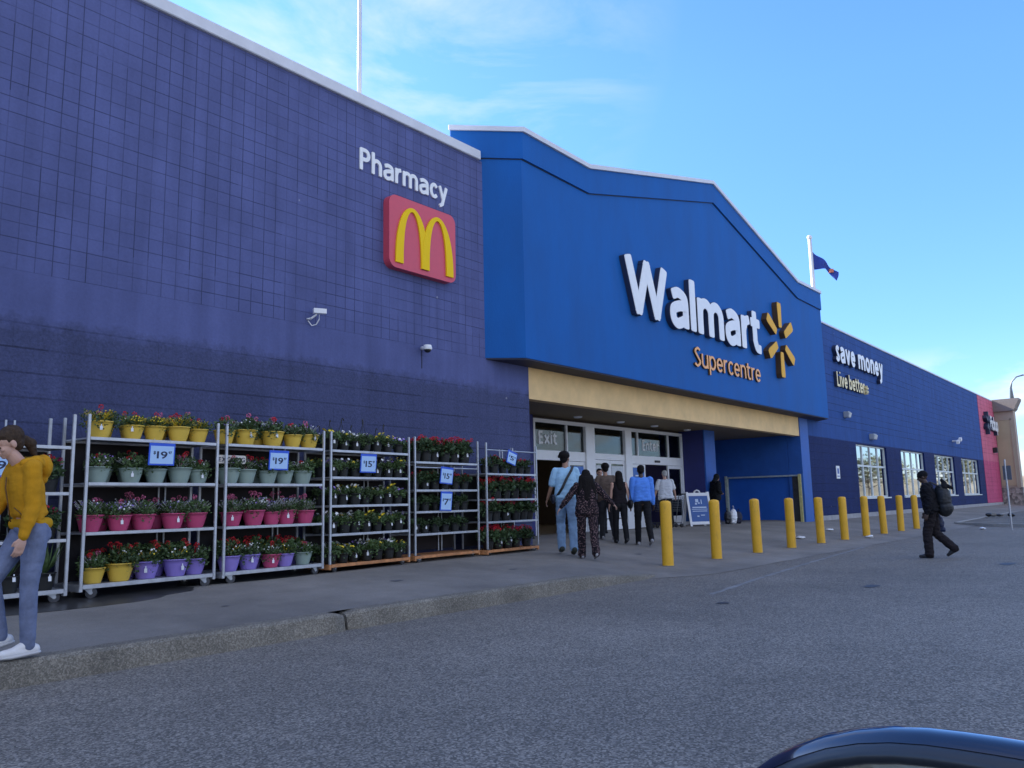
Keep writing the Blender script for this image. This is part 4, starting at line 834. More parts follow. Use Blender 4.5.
def pot_mesh(r0, r1, h, m, ribs=False):
    bm = NB(); lathe(bm, [(r0*.96, 0), (r0, .006), (r0+(r1-r0)*.35, h*.3), (r0+(r1-r0)*.8, h*.72), (r1, h*.93), (r1+.008, h*.935), (r1+.009, h), (r1-.004, h), (r1-.012, h*.9), (.001, h*.88)], (0, 0, 0), 24)
    me = bpy.data.meshes.new('pot'); bm.to_mesh(me); bm.free(); me.materials.append(m)
    for p in me.polygons: p.use_smooth = True
    return me
KIT = {}
def kit(key):
    """variants of (pot, foliage, flowers)"""
    if key in KIT: return KIT[key]
    pot, style = key.split('/'); out = []
    small = pot == 'black'
    r0, r1, h = (.10, .15, .2) if not small else (.075, .10, .17)
    pm = pot_mesh(r0, r1, h, PM[pot])
    for k in range(4):
        sd_ = hash(key) % 1 + k*13+len(key)*7+ord(style[0])
        if style == 'yellowbell': f = foliage_mesh(sd_, .17, .10, h-.02, 300, .034); fl_ = [flower_mesh(sd_, 'tiny', .18, .13, h-.02, ['yellow'], 75), flower_mesh(sd_+5, 'geranium', .12, .15, h, ['red'], 1+k % 2)]
        elif style == 'mixed': f = foliage_mesh(sd_, .16, .14, h-.02, 300, .04); fl_ = [flower_mesh(sd_, 'geranium', .12, .16, h, ['pink', 'red'] if k % 2 else ['red'], 2+k % 2), flower_mesh(sd_+3, 'tiny', .16, .15, h-.02, ['white', 'lilac'] if k % 2 else ['white'], 22)]
        elif style == 'pinkwhite': f = foliage_mesh(sd_, .16, .16, h-.02, 300, .036); fl_ = [flower_mesh(sd_, 'geranium', .10, .2, h, ['pink'], 1+k % 3), flower_mesh(sd_+3, 'tiny', .17, .17, h-.02, ['white', 'lilac'], 60)]
        elif style == 'redtop': f = foliage_mesh(sd_, .17, .17, h-.02, 330, .045); fl_ = [flower_mesh(sd_, 'geranium', .14, .18, h, ['red'], 3+2*(k % 2)), flower_mesh(sd_+3, 'tiny', .16, .15, h-.02, ['yellow', 'white'], 22)]
        elif style == 'pansy': f = foliage_mesh(sd_, .13, .11, h-.02, 150, .045); fl_ = [flower_mesh(sd_, 'pansy', .13, .13, h, [['white', 'yellow'], ['yellow'], ['white'], ['lilac', 'white']][k], 7)]
        elif style == 'geranium': f = foliage_mesh(sd_, .14, .18, h-.02, 190, .06); fl_ = [flower_mesh(sd_, 'geranium', .14, .18, h, ['red', 'red', 'crimson'], 9+k % 4)]
        elif style == 'plain': f = foliage_mesh(sd_, .11, .12, h-.02, 150, .05); fl_ = []
        elif style == 'sparse': f = foliage_mesh(sd_, .13, .14, h-.02, 140, .055); fl_ = [flower_mesh(sd_, 'geranium', .11, .14, h, ['crimson', 'red'], 4)]
        elif style == 'spiky':
            r = random.Random(sd_); bm = NB()
            for i in range(90): a = r.uniform(0, 6.28); d = Vector((math.cos(a)*r.uniform(.2, .9), math.sin(a)*r.uniform(.2, .9), 1)); leaf(bm, Vector((0, 0, h-.02)), d, Vector((math.cos(a), math.sin(a), .3)), r.uniform(.2, .38), .016)
            f = bpy.data.meshes.new('foliage'); bm.to_mesh(bm and f); bm.free(); fl_ = []
        f.materials.append(M_LEAFD if style in ('plain', 'sparse', 'geranium') else M_LEAF); out.append((pm, f, fl_))
    KIT[key] = out; return out
tagm = {}
def tag_mesh(w_, h_):
    if (w_, h_) not in tagm:
        bm = NB(); box(bm, -w_/2, w_/2, -.001, .001, 0, h_); box(bm, -w_*.18, w_*.18, -.001, .001, h_, h_*1.55); me = bpy.data.meshes.new('plant_tag'); bm.to_mesh(me); bm.free(); me.materials.append(M_WHP); tagm[(w_, h_)] = me
    return tagm[(w_, h_)]
STY = {'yellowbell': 'of yellow flowers', 'mixed': 'with mixed blooms', 'pinkwhite': 'of white flowers', 'redtop': 'with red heads', 'pansy': 'of pansies', 'geranium': 'of red geraniums', 'plain': 'of green leaves', 'sparse': 'with few blooms', 'spiky': 'of spiky leaves'}
RN = {0: 'far left rack', 1: 'leftmost full rack', 2: 'cream sign rack', 3: 'pansy rack', 4: 'two price sign rack', 5: 'rack beside exit'}
NUM = ['first', 'second', 'third', 'fourth', 'fifth', 'sixth', 'seventh', 'eighth', 'ninth']
SHN = {4: ['top', 'second', 'third', 'bottom'], 5: ['top', 'second', 'third', 'fourth', 'bottom']}
def pot(rk, rowname, zlev, u, v, key, lab, tagged, sc=1.0, group=None, hook=False):
    t0, L, rz = RK[rk]; zg = t0.location.z; p = t0.location+Vector((math.cos(rz)*u-math.sin(rz)*v, math.sin(rz)*u+math.cos(rz)*v, 0)); p.z = zlev
    t = thing('potted_plant', lab, 'potted plant', p, rnd.uniform(0, 6.28) , group or 'potted plants on the racks'); t.scale = (sc,)*3
    pm, f, fl_ = rnd.choice(kit(key))
    def add(nm, me): o = bpy.data.objects.new(nm, me); COL.objects.link(o); o.parent = t; return o
    po = add('pot', pm); add('foliage', f)
    for q in fl_: add('flowers', q)
    if tagged:
        o = add('plant_tag', tag_mesh(.032, .048)); ang = -t.rotation_euler.z; rr = .158 if 'black' not in key else .106
        a = R(-90+rnd.uniform(-30, 10))+ang; o.location = (rr*math.cos(a), rr*math.sin(a), .07+rnd.uniform(0, .05)); o.rotation_euler = (R(-6), 0, a+R(90))
    if hook:
        bm = NB(); hh = .47+rnd.uniform(-.06, .06); dx = rnd.uniform(-.05, .05)
        for a0 in (0, 2.1, 4.2): tube(bm, [(.1*math.cos(a0), .1*math.sin(a0), .17), (dx*.5+.02*math.cos(a0), .02*math.sin(a0), hh-.08), (dx, 0, hh-.03)], .0035, 4)
        tube(bm, [(dx, 0, hh-.04), (dx+.003, 0, hh+.015), (dx+.02, 0, hh+.04), (dx+.045, 0, hh+.03), (dx+.05, 0, hh+.005)], .011, 5)
        bm_obj('hanger_hook', bm, M_DARK, t)
    return t
def row(rk, shelf, us, key, front=True, tags=.25, sc=1.0, v=.14, hooks=0):
    zl = sorted({0: [2.04, 1.53, 1.02, .48], 1: LV4, 2: LV4, 3: [2.15, 1.75, 1.33, .91, .47], 4: [2.03, 1.56, 1.20, .83, .47], 5: [2.29, 1.86, 1.385, .975, .46][1:]}[rk], reverse=True)
    sn = SHN[len(zl)][shelf]; keys = key if isinstance(key, list) else [key]*len(us)
    for i, u in enumerate(us):
        k = keys[i]; pc, stl = k.split('/'); 
        lab = f"{pc} pot {STY[stl]}, {NUM[i]} from left, {'front' if front else 'back'} row, {sn} shelf, {RN[rk]}"
        pot(rk, sn, zl[shelf], u+rnd.uniform(-.015, .015), v+rnd.uniform(-.02, .02), k, lab, rnd.random() < tags, sc*rnd.uniform(.84, 1.04), hook=(rnd.random() < hooks))
U5 = [.20, .56, .86, 1.19, 1.50]
row(1, 0, [.22, .62, .90, 1.20, 1.50], 'yellow/yellowbell'); row(1, 1, [.21, .62, .93, 1.26, 1.53], 'green/mixed'); row(1, 2, [.15, .50, .81, 1.17, 1.49], 'pink/pinkwhite', tags=.5)
row(1, 3, [.22, .54, .86, 1.24, 1.50], ['yellow/mixed', 'yellow/redtop', 'purple/redtop', 'purple/redtop', 'purple/mixed'], tags=.5)
row(2, 0, [.10, .40, .84, 1.18, 1.50], 'yellow/mixed'); row(2, 1, [.16, .43, .76, 1.06, 1.38], 'green/mixed'); row(2, 2, [.22, .58, .88, 1.12, 1.42], 'pink/pinkwhite')
row(2, 3, [.18, .52, .86, 1.10, 1.42], ['purple/redtop', 'purple/mixed', 'pink/mixed', 'purple/redtop', 'green/mixed'], tags=.4)
for s_, ky in ((0, 'green/mixed'), (1, 'green/mixed'), (2, 'pink/pinkwhite'), (3, 'purple/redtop')):
    for rk in (1, 2): row(rk, s_, [.38, .75, 1.10, 1.42], ky if s_ else 'yellow/mixed', False, 0, v=.42)
U6 = [.15, .40, .66, .92, 1.18, 1.44]; U7 = [.13, .36, .60, .84, 1.08, 1.32, 1.55]
for s_ in range(5): row(3, s_, U7, 'black/pansy', tags=.55, hooks=.0, v=.11)
row(3, 0, U7, 'black/pansy', False, 0, v=.42, hooks=.8, sc=1.0)
for s_ in (1, 2, 3, 4): row(3, s_, U6, 'black/pansy', False, 0, v=.40)
row(4, 0, U6, 'black/geranium', tags=.3, sc=1.15); row(4, 0, U6, 'black/geranium', False, 0, v=.42, hooks=.5)
row(4, 1, U6, 'black/sparse', tags=.1); row(4, 2, U6, 'black/plain', tags=.3, sc=.9); row(4, 3, U6, 'black/plain', tags=.4, sc=.9)
row(5, 0, [.15, .42, .72, 1.0, 1.28, 1.52], 'black/sparse', tags=.1)
for s_ in (1, 2, 3): row(5, s_, [.2, .47, .76, 1.08, 1.36, 1.54] if s_ != 3 else [.22, .5, .84, 1.12, 1.44], 'black/geranium', tags=.15, sc=1.12)
row(0, 1, [.3, .62, 1.1, 1.58], ['black/pansy', 'black/spiky', 'pink/pinkwhite', 'black/geranium'], sc=1.1); row(0, 2, [.4, .9, 1.3, 1.6], ['black/plain', 'black/geranium', 'black/plain', 'black/sparse'], sc=1.1); row(0, 3, [.3, .8, 1.25, 1.6], ['yellow/mixed', 'black/plain', 'black/spiky', 'black/spiky'], sc=1.2, tags=.6)
row(0, 0, [.3, .7], 'black/plain')

# price signs on the racks
M_SB = mat('price_frame_blue', (.02, .10, .62), .4); M_SL = mat('price_card', (.42, .62, .88), .5, var=.03)
M_INK = mat('ink_navy', (.01, .015, .06), .5)
def price(rk, u, z, w_, h_, txt, lab, tilt=0, sup=True):
    t0, L, rz = RK[rk]; p = t0.location+Vector((math.cos(rz)*u, math.sin(rz)*u, 0)); p.z = z; p.y -= .04
    s = thing('price_sign', lab, 'price sign', p, rz, 'blue price signs on the racks'); s.rotation_euler = (R(4), R(tilt), rz)
    bm = NB(); box(bm, -w_/2, w_/2, -.006, .006, -h_/2, h_/2, .003); bm_obj('frame', bm, M_SB, s)
    bm = NB(); box(bm, -w_/2+.018, w_/2-.018, -.0085, -.0065, -h_/2+.02, h_/2-.035); bm_obj('card', bm, M_SL, s)
    text_parts(txt, w_*.40, h_*.34, wall_mat(-w_*.20, -.009, -h_*.19), [M_INK], .002, ['lettering'], s, bold=.015, gap=.13, merged=True)
    text_parts('$', w_*.08, h_*.15, wall_mat(-w_*.33, -.009, .0), [M_INK], .002, ['lettering'], s, bold=.02, gap=.06, merged=True)
    if sup: text_parts('97', w_*.13, h_*.13, wall_mat(w_*.24, -.009, h_*.02), [M_INK], .002, ['lettering'], s, bold=.02, gap=.06, merged=True)
    bm = NB(); tube(bm, [(-w_*.3, .0, h_/2-.005), (-w_*.3, .012, h_/2+.05)], .003, 5); tube(bm, [(w_*.3, .0, h_/2-.005), (w_*.3, .012, h_/2+.05)], .003, 5); bm_obj('hanger_wire', bm, M_GALV, s)
price(1, .90, 1.985, .34, .27, '19', 'blue framed price sign reading 19 under the top shelf of the first full rack')
price(2, .83, 1.96, .33, .27, '19', 'blue framed price sign reading 19 on the rack with the cream sign')
price(3, .75, 1.96, .34, .29, '15', 'blue framed price sign reading 15 on the pansy rack')
price(4, .78, 1.80, .33, .29, '15', 'upper of the two blue price signs, reading 15, on the fourth full rack', 4)
price(4, .76, 1.36, .30, .33, '7', 'lower of the two blue price signs, reading 7, on the fourth full rack', 2)
price(5, .78, 2.16, .30, .25, '5', 'tilted blue price sign at the top of the last rack by the exit', 14)
price(0, 1.0, 1.82, .34, .27, '19', 'blue price sign beside the face of the person in the yellow hoodie', 0)
t0 = RK[2][0]; s = thing('exciting_sign', 'narrow cream sign reading EXCITING behind the left post of the second full rack', 'sign', (5.98, 9.70, 1.955), RK[2][2])
bm = NB(); prism(bm, rrect(-.13, .31, -.055, .055, .03, 4), .0, .012); bm_obj('board', bm, mat('board_cream', (.62, .57, .5), .6), s)
text_parts('EXCITING', .40, .062, wall_mat(-.11, -.0015, -.031), [M_INK], .002, ['lettering'], s, bold=.015, gap=.08, merged=True)

# a-frame board
s = thing('sidewalk_board', 'white framed folding board with a blue panel beside the entrance doors', 'sign board', (24.13, 12.0, zs(24.1, 12.0)), R(-38))
for sg in (1, -1):
    a = R(13)*sg; ax = Vector((1, 0, 0)); az = Vector((0, math.sin(a), math.cos(a))); ay = az.cross(ax)
    base = Vector((0, -.27*sg, 0)); bm = NB()
    for sx_ in (-.36, .36): obox(bm, base+az*.55+ax*sx_, ax, ay, az, .035, .02, .55)
    obox(bm, base+az*1.02, ax, ay, az, .325, .02, .05); obox(bm, base+az*.10, ax, ay, az, .325, .02, .045)
    tube(bm, [base+az*1.06+ax*-.1, base+az*1.13+ax*-.07, base+az*1.16, base+az*1.13+ax*.07, base+az*1.06+ax*.1], .022, 8)
    bm_obj('frame', bm, M_WHP, s)
    bm = NB(); obox(bm, base+az*.56, ax, ay, az, .323, .008, .41); pnl = bm_obj('panel', bm, mat('board_blue', (.03, .10, .32), .5, var=.05), s)
    if sg == 1:
        bm = NB(); o_ = base+Vector((0, 0, 0)) - ay*(-.0)
        fr = -1 if ay.y > 0 else 1
        off = ay*fr*.0105
        for cx, cz, hx, hz in ((-.06, .82, .05, .05), (-.1, .72, .03, .03), (.0, .74, .03, .02), (.09, .78, .015, .07), (0, .60, .24, .02), (0, .54, .27, .008), (0, .48, .25, .011), (-.08, .32, .035, .02), (.08, .35, .07, .014)):
            obox(bm, base+az*cz+ax*cx+off, ax, ay, az, hx, .0015, hz)
        bm_obj('panel_print', bm, mat('print_pale', (.5, .6, .75), .5), s)

# litter and debris
for i, (x, y, lab) in enumerate(((22.8, 8.27, 'crumpled white paper lying behind the fourth bollard'), (26.96, 8.83, 'white scrap of litter lying near the blue wall'), (25.6, 7.25, 'flattened white litter beside the sixth and seventh bollards'), (33.5, 5.6, 'white scrap of litter on the road by the gravel island'))):
    bm = NB(); ico(bm, (0, 0, .03), .11, 2, (1.6, 1, .35))
    for v in bm.verts: v.co += Vector((rnd.uniform(-.02, .02), rnd.uniform(-.02, .02), rnd.uniform(-.01, .02)))
    o = bm_obj('litter', bm, M_WHP); o.location = (x, y, (zs(x, y) if y > 7.2 else 0)+.006); tag(o, lab, 'litter', 'scraps of litter')
dsc = .6
dp = thing('debris_pile', 'heap of dark broken lumps on the gravel island', 'debris', (46.0, 7.0, .10))
for i in range(7):
    bm = NB(); ico(bm, (0, 0, 0), rnd.uniform(.09, .2), 2, (1.4, 1, .6))
    for v in bm.verts: v.co *= 1+.3*noise.noise(v.co*6+Vector((i*3, 0, 0)))
    o = bm_obj('lump', bm, M_DARK if i < 5 else M_CONC, dp); o.location = (rnd.uniform(-1, 1), rnd.uniform(-.6, .5), .12)
sg_ = thing('sign_post', 'thin metal post with a narrow dark sign at the edge of the gravel island', 'sign post', (33.6, 4.72, 0))
bm = NB(); tube(bm, [(0, 0, 0), (0, 0, 2.45)], .03, 8); bm_obj('post', bm, M_GALV, sg_)
bm = NB(); obox(bm, (0, -.04, 1.98), (.3, .95, 0), (.95, -.3, 0), (0, 0, 1), .14, .012, .25); bm_obj('sign_plate', bm, mat('sign_back', (.12, .13, .15), .6), sg_)

# ================================================================== PEOPLE
def sphere_pts(seg=14, rings=9):
    vs, fs = [(0, 0, 1)], []
    for i in range(1, rings):
        th = math.pi*i/rings
        for k in range(seg): a = 2*math.pi*k/seg; vs.append((math.sin(th)*math.cos(a), math.sin(th)*math.sin(a), math.cos(th)))
    vs.append((0, 0, -1))
    for k in range(seg): fs.append((0, 1+k, 1+(k+1) % seg))
    for i in range(rings-2):
        for k in range(seg): a = 1+i*seg; fs.append((a+k, a+seg+k, a+seg+(k+1) % seg, a+(k+1) % seg))
    l = len(vs)-1; a = 1+(rings-2)*seg
    for k in range(seg): fs.append((a+k, l, a+(k+1) % seg))
    return vs, fs
SV, SF = sphere_pts()
class Blob:
    """closed primitives fused into one continuous skin by voxel remeshing"""
    def __init__(s): s.v, s.f = [], []
    def _add(s, vs): o = len(s.v); s.v += vs; s.f += [tuple(i+o for i in q) for q in SF]
    def ell(s, c, r, rot=None):
        c = Vector(c); s._add([tuple(c+((rot @ Vector((x*r[0], y*r[1], z*r[2]))) if rot else Vector((x*r[0], y*r[1], z*r[2])))) for x, y, z in SV]); return s
    def cap(s, a, b, ra, rb, flat=1.0, fdir=None):
        a, b = Vector(a), Vector(b); d = (b-a); d = d.normalized() if d.length > 1e-6 else Vector((0, 0, 1)); q = d.to_track_quat('Z', 'Y').to_matrix(); o = []
        for x, y, z in SV:
            w_ = q @ Vector((x, y, z)); r = rb if z > 0 else ra
            if z == 0: r = (ra+rb)/2
            w_ = w_*r
            if fdir is not None: fd = fdir; k = w_.dot(fd); w_ = w_-fd*k*(1-flat)
            o.append(tuple((b if z > 1e-6 else a)+w_))
        s._add(o); return s
    def chain(s, pts, rs, **kw):
        for i in range(len(pts)-1): s.cap(pts[i], pts[i+1], rs[i], rs[i+1], **kw)
        return s
    def build(s, name, m, parent, voxel, fold=0., fscale=14., smooth=3, cut=None):
        me = bpy.data.meshes.new(name); me.from_pydata(s.v, [], s.f); o = bpy.data.objects.new(name, me); COL.objects.link(o)
        r = o.modifiers.new('r', 'REMESH'); r.mode = 'VOXEL'; r.voxel_size = voxel
        sm = o.modifiers.new('s', 'SMOOTH'); sm.iterations = smooth; sm.factor = .5
        bpy.context.view_layer.update(); dg = bpy.context.evaluated_depsgraph_get(); m2 = bpy.data.meshes.new_from_object(o.evaluated_get(dg)); bpy.data.objects.remove(o); bpy.data.meshes.remove(me)
        m2.name = name
        if fold:
            nr = [v.normal.copy() for v in m2.vertices]
            for v, n_ in zip(m2.vertices, nr):
                c = v.co; k = noise.noise(Vector((c.x*fscale*.8, c.y*fscale*.8, c.z*fscale*1.5)))+.5*noise.noise(Vector((c.x*fscale*2, c.y*fscale*2, c.z*fscale*3.1+9)))
                v.co = c+n_*(k*fold)
        if cut:
            bm = NB(); bm.from_mesh(m2); bmesh.ops.delete(bm, geom=[v for v in bm.verts if cut(v.co)], context='VERTS'); bm.to_mesh(m2); bm.free()
        for p in m2.polygons: p.use_smooth = True
        m2.materials.append(m); ob = bpy.data.objects.new(name, m2); COL.objects.link(ob); ob.parent = parent; return ob

def cloth(name, col, var=.12, scale=10, **kw): return mat(name, col, .85, var=var, vscale=scale, bump=.35, bscale=220, spec=.2, **kw)
SKIN_L = mat('skin_light', (.56, .33, .24), .55, var=.06, vscale=12); SKIN_M = mat('skin_tan', (.36, .20, .13), .55, var=.06, vscale=12); SKIN_D = mat('skin_dark', (.07, .04, .028), .55, var=.06, vscale=12)
H_BLK = mat('hair_black', (.010, .008, .008), .75, var=.4, vscale=40, bump=.3, bscale=60, spec=.15); H_BRN = mat('hair_brown', (.055, .035, .022), .75, var=.4, vscale=40, bump=.4, bscale=60, spec=.2); H_GRY = mat('hair_grey', (.42, .41, .39), .6, var=.2, vscale=40)
M_EYE = mat('eye_dark', (.02, .015, .012), .2)

def person(label, x, y, z, heading, H, legs, arms, skin, hair, top, pants, shoes, vox=.012, lean=0, headyaw=0, headpitch=0, wide=1.0, sleeve=1.0, hair_style='short', shirt_hem=.86, loose=1.0, pant_loose=1.0, boots=False, shoe_flat=None, headfwd=.015, detail=False, top_label=None, neckskin=True, female=False):
    """legs: two (hip, knee) degree pairs, left then right; arms: two (flex, abduct, elbow, inward) ; figure faces its own +Y"""
    S = H/1.75
    t = thing('person', label, 'person', (0, 0, 0), R(heading)-math.pi/2)
    t.scale = (S, S, S)
    V = Vector; sw = (.185 if not female else .165)*wide; hw = .09*wide if not female else .095*wide
    pel = V((0, 0, .95)); Lm = Matrix.Rotation(R(-lean), 3, 'X')
    def up(p): return pel+Lm @ (V(p)-pel)
    LJ = []
    for i, (h, k) in enumerate(legs):
        sx_ = -1 if i == 0 else 1; hip = V((sx_*hw, 0, .93)); kn = hip+V((sx_*.0, .44*math.sin(R(h)), -.44*math.cos(R(h)))); an = kn+V((0, .42*math.sin(R(h-k)), -.42*math.cos(R(h-k))))
        LJ.append((hip, kn, an, h-k))
    low_ = min(min(a.z-.075*math.cos(R(g))-(.0 if g > -12 else .10*math.sin(R(-g))), 9) for _, _, a, g in LJ)
    AJ = []
    for i, (fl_, ab, el, inn_) in enumerate(arms):
        sx_ = -1 if i == 0 else 1; sh_ = up((sx_*sw, -.01, 1.42)); f = R(fl_); a = R(ab)
        d1 = V((sx_*math.sin(a), math.sin(f)*math.cos(a), -math.cos(f)*math.cos(a))); e = sh_+d1*.29
        f2 = R(fl_+el); d2 = V((sx_*math.sin(a)*(1-abs(inn_)/60)-sx_*math.sin(R(inn_)), math.sin(f2)*math.cos(a), -math.cos(f2)*math.cos(a))).normalized(); w_ = e+d2*.245
        AJ.append((sh_, e, w_, d2, sx_))
    # ---- body: one skin
    b = Blob()
    b.ell(up((0, 0, 1.30)), (.145*wide, .10, .17)).ell(up((0, 0, 1.12)), (.125*wide, .09, .15)).ell(pel, (.15*wide, .10, .11)).chain([up((-sw*.85, 0, 1.42)), up((0, 0, 1.43)), up((sw*.85, 0, 1.42))], [.05, .06, .05])
    hc = up((0, .015+headfwd, 1.635)); b.chain([up((0, -.015, 1.42)), up((0, headfwd, 1.55))], [.06, .05])
    HR = Lm @ Matrix.Rotation(R(headyaw), 3, 'Z') @ Matrix.Rotation(R(-headpitch), 3, 'X')
    def hd(p): return hc+HR @ V(p)
    b.ell(hd((0, -.012, .025)), (.072, .09, .085), HR).ell(hd((0, .03, -.035)), (.056, .062, .07), HR).ell(hd((0, .062, -.082)), (.026, .022, .020), HR)
    b.chain([hd((0, .088, .012)), hd((0, .112, -.025))], [.009, .013]).ell(hd((0, .088, -.052)), (.023, .013, .008), HR).ell(hd((0, .086, -.064)), (.019, .012, .007), HR).ell(hd((0, .082, .028)), (.05, .012, .012), HR)
    for sx_ in (-1, 1): b.ell(hd((sx_*.074, -.008, -.008)), (.011, .022, .032), HR).ell(hd((sx_*.034, .068, -.025)), (.02, .018, .018), HR)
    for (hip, kn, an, g) in LJ: b.chain([hip, hip.lerp(kn, .5), kn, kn.lerp(an, .35), an], [.082, .068, .048, .05, .034]); b.chain([an, an+V((0, .10*math.cos(R(g*.6)), .10*math.sin(R(g*.6))-.05))], [.031, .018])
    for (sh_, e, w_, d2, sx_) in AJ:
        b.chain([sh_, sh_.lerp(e, .5), e, e.lerp(w_, .3), w_], [.052, .045, .036, .036, .024])
        # hand: palm, four unequal bent fingers, thumb from the side of the palm
        side = V((sx_, 0, 0)); fw = V((0, 1, 0)); fw = (fw-d2*fw.dot(d2)).normalized(); inn2 = d2.cross(fw)*sx_
        if inn2.x*sx_ > 0: inn2 = -inn2
        pc = w_+d2*.048; b.ell(pc, (1, 1, 1), Matrix((fw*.038, inn2*.015, d2*.052)).transposed())
        for q in range(4):
            o_ = w_+d2*.088+fw*(.028-.0185*q); ln = (.032, .036, .034, .026)[q]; c1 = (d2+inn2*.25).normalized(); c2 = (d2+inn2*.8).normalized(); c3 = (d2+inn2*1.6).normalized()
            p1 = o_+c1*ln; p2 = p1+c2*ln*.75; p3 = p2+c3*ln*.5; b.chain([o_-d2*.02, p1, p2, p3], [.0095, .0088, .008, .007])
        tb = w_+d2*.03+fw*.026; tp = tb+(d2*.7+fw*.55+inn2*.25).normalized()*.034; b.chain([tb, tp, tp+(d2*.9+inn2*.45+fw*.1).normalized()*.026], [.012, .010, .008])
    b.build('body', skin, t, min(vox, .0085 if not detail else .0052), smooth=2 if detail else 2)
    for sx_ in (-1, 1):
        e = Blob().ell(hd((sx_*.034, .083, -.004)), (.014, .008, .008), HR).build('eye', M_EYE, t, .003, smooth=1)
    # ---- hair
    h = Blob()
    if hair_style == 'beanie':
        h.ell(hd((0, -.012, .048)), (.088, .105, .088), HR).chain([hd((-.06, .05, .03)), hd((0, .085, .035)), hd((.06, .05, .03))], [.02, .02, .02]); nm = 'knit_hat'
    elif hair_style == 'hood':
        h.ell(hd((0, -.02, .03)), (.10, .115, .115), HR).ell(hd((0, -.04, -.07)), (.09, .09, .09), HR).ell(up((0, -.05, 1.5)), (.11, .10, .08)); nm = 'hood'
    else:
        nm = 'hair'; h.ell(hd((0, -.028, .040)), (.082, .094, .083), HR).ell(hd((0, -.055, -.005)), (.072, .06, .075), HR)
        if hair_style != 'bald': h.ell(hd((0, .035, .082)), (.06, .045, .028), HR)
        if hair_style == 'bushy': h.ell(hd((0, -.03, .06)), (.10, .11, .085), HR)
        if hair_style in ('long', 'vlong'):
            z0 = -.30 if hair_style == 'long' else -.46; h.chain([hd((0, -.06, .03)), hd((0, -.09, -.12)), hd((0, -.115, z0))], [.09, .105 if hair_style == 'long' else .13, .085], flat=.6, fdir=V((0, 1, 0)))
            if hair_style == 'vlong': h.chain([hd((-.09, -.07, -.05)), hd((-.15, -.1, -.36))], [.06, .05]).chain([hd((.09, -.07, -.05)), hd((.15, -.1, -.36))], [.06, .05])
        if hair_style == 'pulled': h.ell(hd((0, -.05, .05)), (.083, .088, .088), HR).ell(hd((0, .0, .072)), (.072, .083, .05), HR).chain([hd((0, -.125, -.015)), hd((0, -.155, -.06)), hd((0, -.15, -.16))], [.036, .045, .02])
    h.build(nm, hair, t, .007 if detail else .010, fold=.004, fscale=40, smooth=1)
    # ---- top
    c = Blob(); lo = .022*loose
    def tw(z_):
        for (za, wa, ra), (zb_, wb, rb) in zip(TP, TP[1:]):
            if za >= z_ >= zb_: q = (za-z_)/(za-zb_); return wa+(wb-wa)*q, ra+(rb-ra)*q
        return TP[-1][1:]
    TP = [(1.45, sw*.62, .060), (1.42, sw*.86, .078), (1.36, sw*.93, .10), (1.28, .165*wide+.5*lo, .112), (1.12, (.150 if not female else .135)*wide+lo, .108), (.98, .165*wide+lo, .115), (.70, .175*wide+lo, .122)]
    z_ = 1.445
    while z_ > shirt_hem:
        W_, r_s = tw(z_); r_s += lo*.5; q_ = (lambda p: up(p) if p[2] > .95 else Vector(p)); zz = z_ - .0
        rr = min(r_s, max(.03, z_-shirt_hem+.03)) if z_-shirt_hem < .06 else r_s
        c.cap(q_((-(W_-rr*.9), 0, zz)), q_((W_-rr*.9, 0, zz)), rr, rr, flat=.42, fdir=Vector((0, 0, 1))); z_ -= .022
    c.chain([up((-sw*.85, 0, 1.42)), up((0, -.005, 1.435)), up((sw*.85, 0, 1.42))], [.060, .066, .060])
    for (sh_, e, w_, d2, sx_) in AJ:
        if sleeve > 1.2: c.chain([sh_, sh_.lerp(e, .5), e, e.lerp(w_, .5), w_.lerp(e, .04)], [.064+.4*lo, .060+.4*lo, .05+.4*lo, .048+.4*lo, .035+.2*lo])
        elif sleeve > 0: q = sh_.lerp(e, sleeve*.78); c.chain([sh_, q], [.056+.1*lo, .054+.45*lo])
    tp_ = c.build('top', top, t, vox*.8, fold=.006*loose, fscale=11, smooth=9)
    if top_label: tp_['label'] = top_label
    # ---- trousers and shoes
    p = Blob(); pl_ = .016*pant_loose; p.ell(V((0, 0, .96)), (.15*wide+.008, .10+.014, .10))
    if female: p.ell(V((-.06, -.035, .90)), (.095, .095, .10)).ell(V((.06, -.035, .90)), (.095, .095, .10))
    for (hip, kn, an, g) in LJ:
        hem = an.lerp(kn, -.02); p.chain([hip, hip.lerp(kn, .5), kn, kn.lerp(hem, .4), hem], [.094+.4*pl_, .076+.7*pl_, .053+pl_, .052+pl_, .037+1.3*pl_])
    p.build('trousers', pants, t, vox*.8, fold=.005*pant_loose, fscale=13, smooth=2)
    for (hip, kn, an, g) in LJ:
        s_ = Blob(); ga = R(max(-50, min(g*.75, 20))); fd = V((0, math.cos(ga), math.sin(ga))); dn = V((0, math.sin(ga), -math.cos(ga)))
        heel = an-fd*.045+dn*.045; ball = an+fd*.12+dn*.052; toe = an+fd*.175+dn*.052
        s_.cap(an+dn*.005-fd*.005, heel, .044, .036).chain([heel, ball, toe], [.036, .038, .026]).chain([an+dn*.0, ball], [.042, .034]).cap(heel+dn*.016, toe+dn*.012, .030, .026)
        if boots: s_.chain([an.lerp(kn, .35), an+dn*.01], [.058, .05]); s_.chain([heel, ball], [.05, .048])
        if detail: s_.cap(an.lerp(kn, .06), an+dn*.02, .046, .044).chain([heel-fd*.005, ball, toe], [.042, .042, .034])
        so = s_.build('shoe', shoes, t, .009 if not detail else .006, smooth=1)
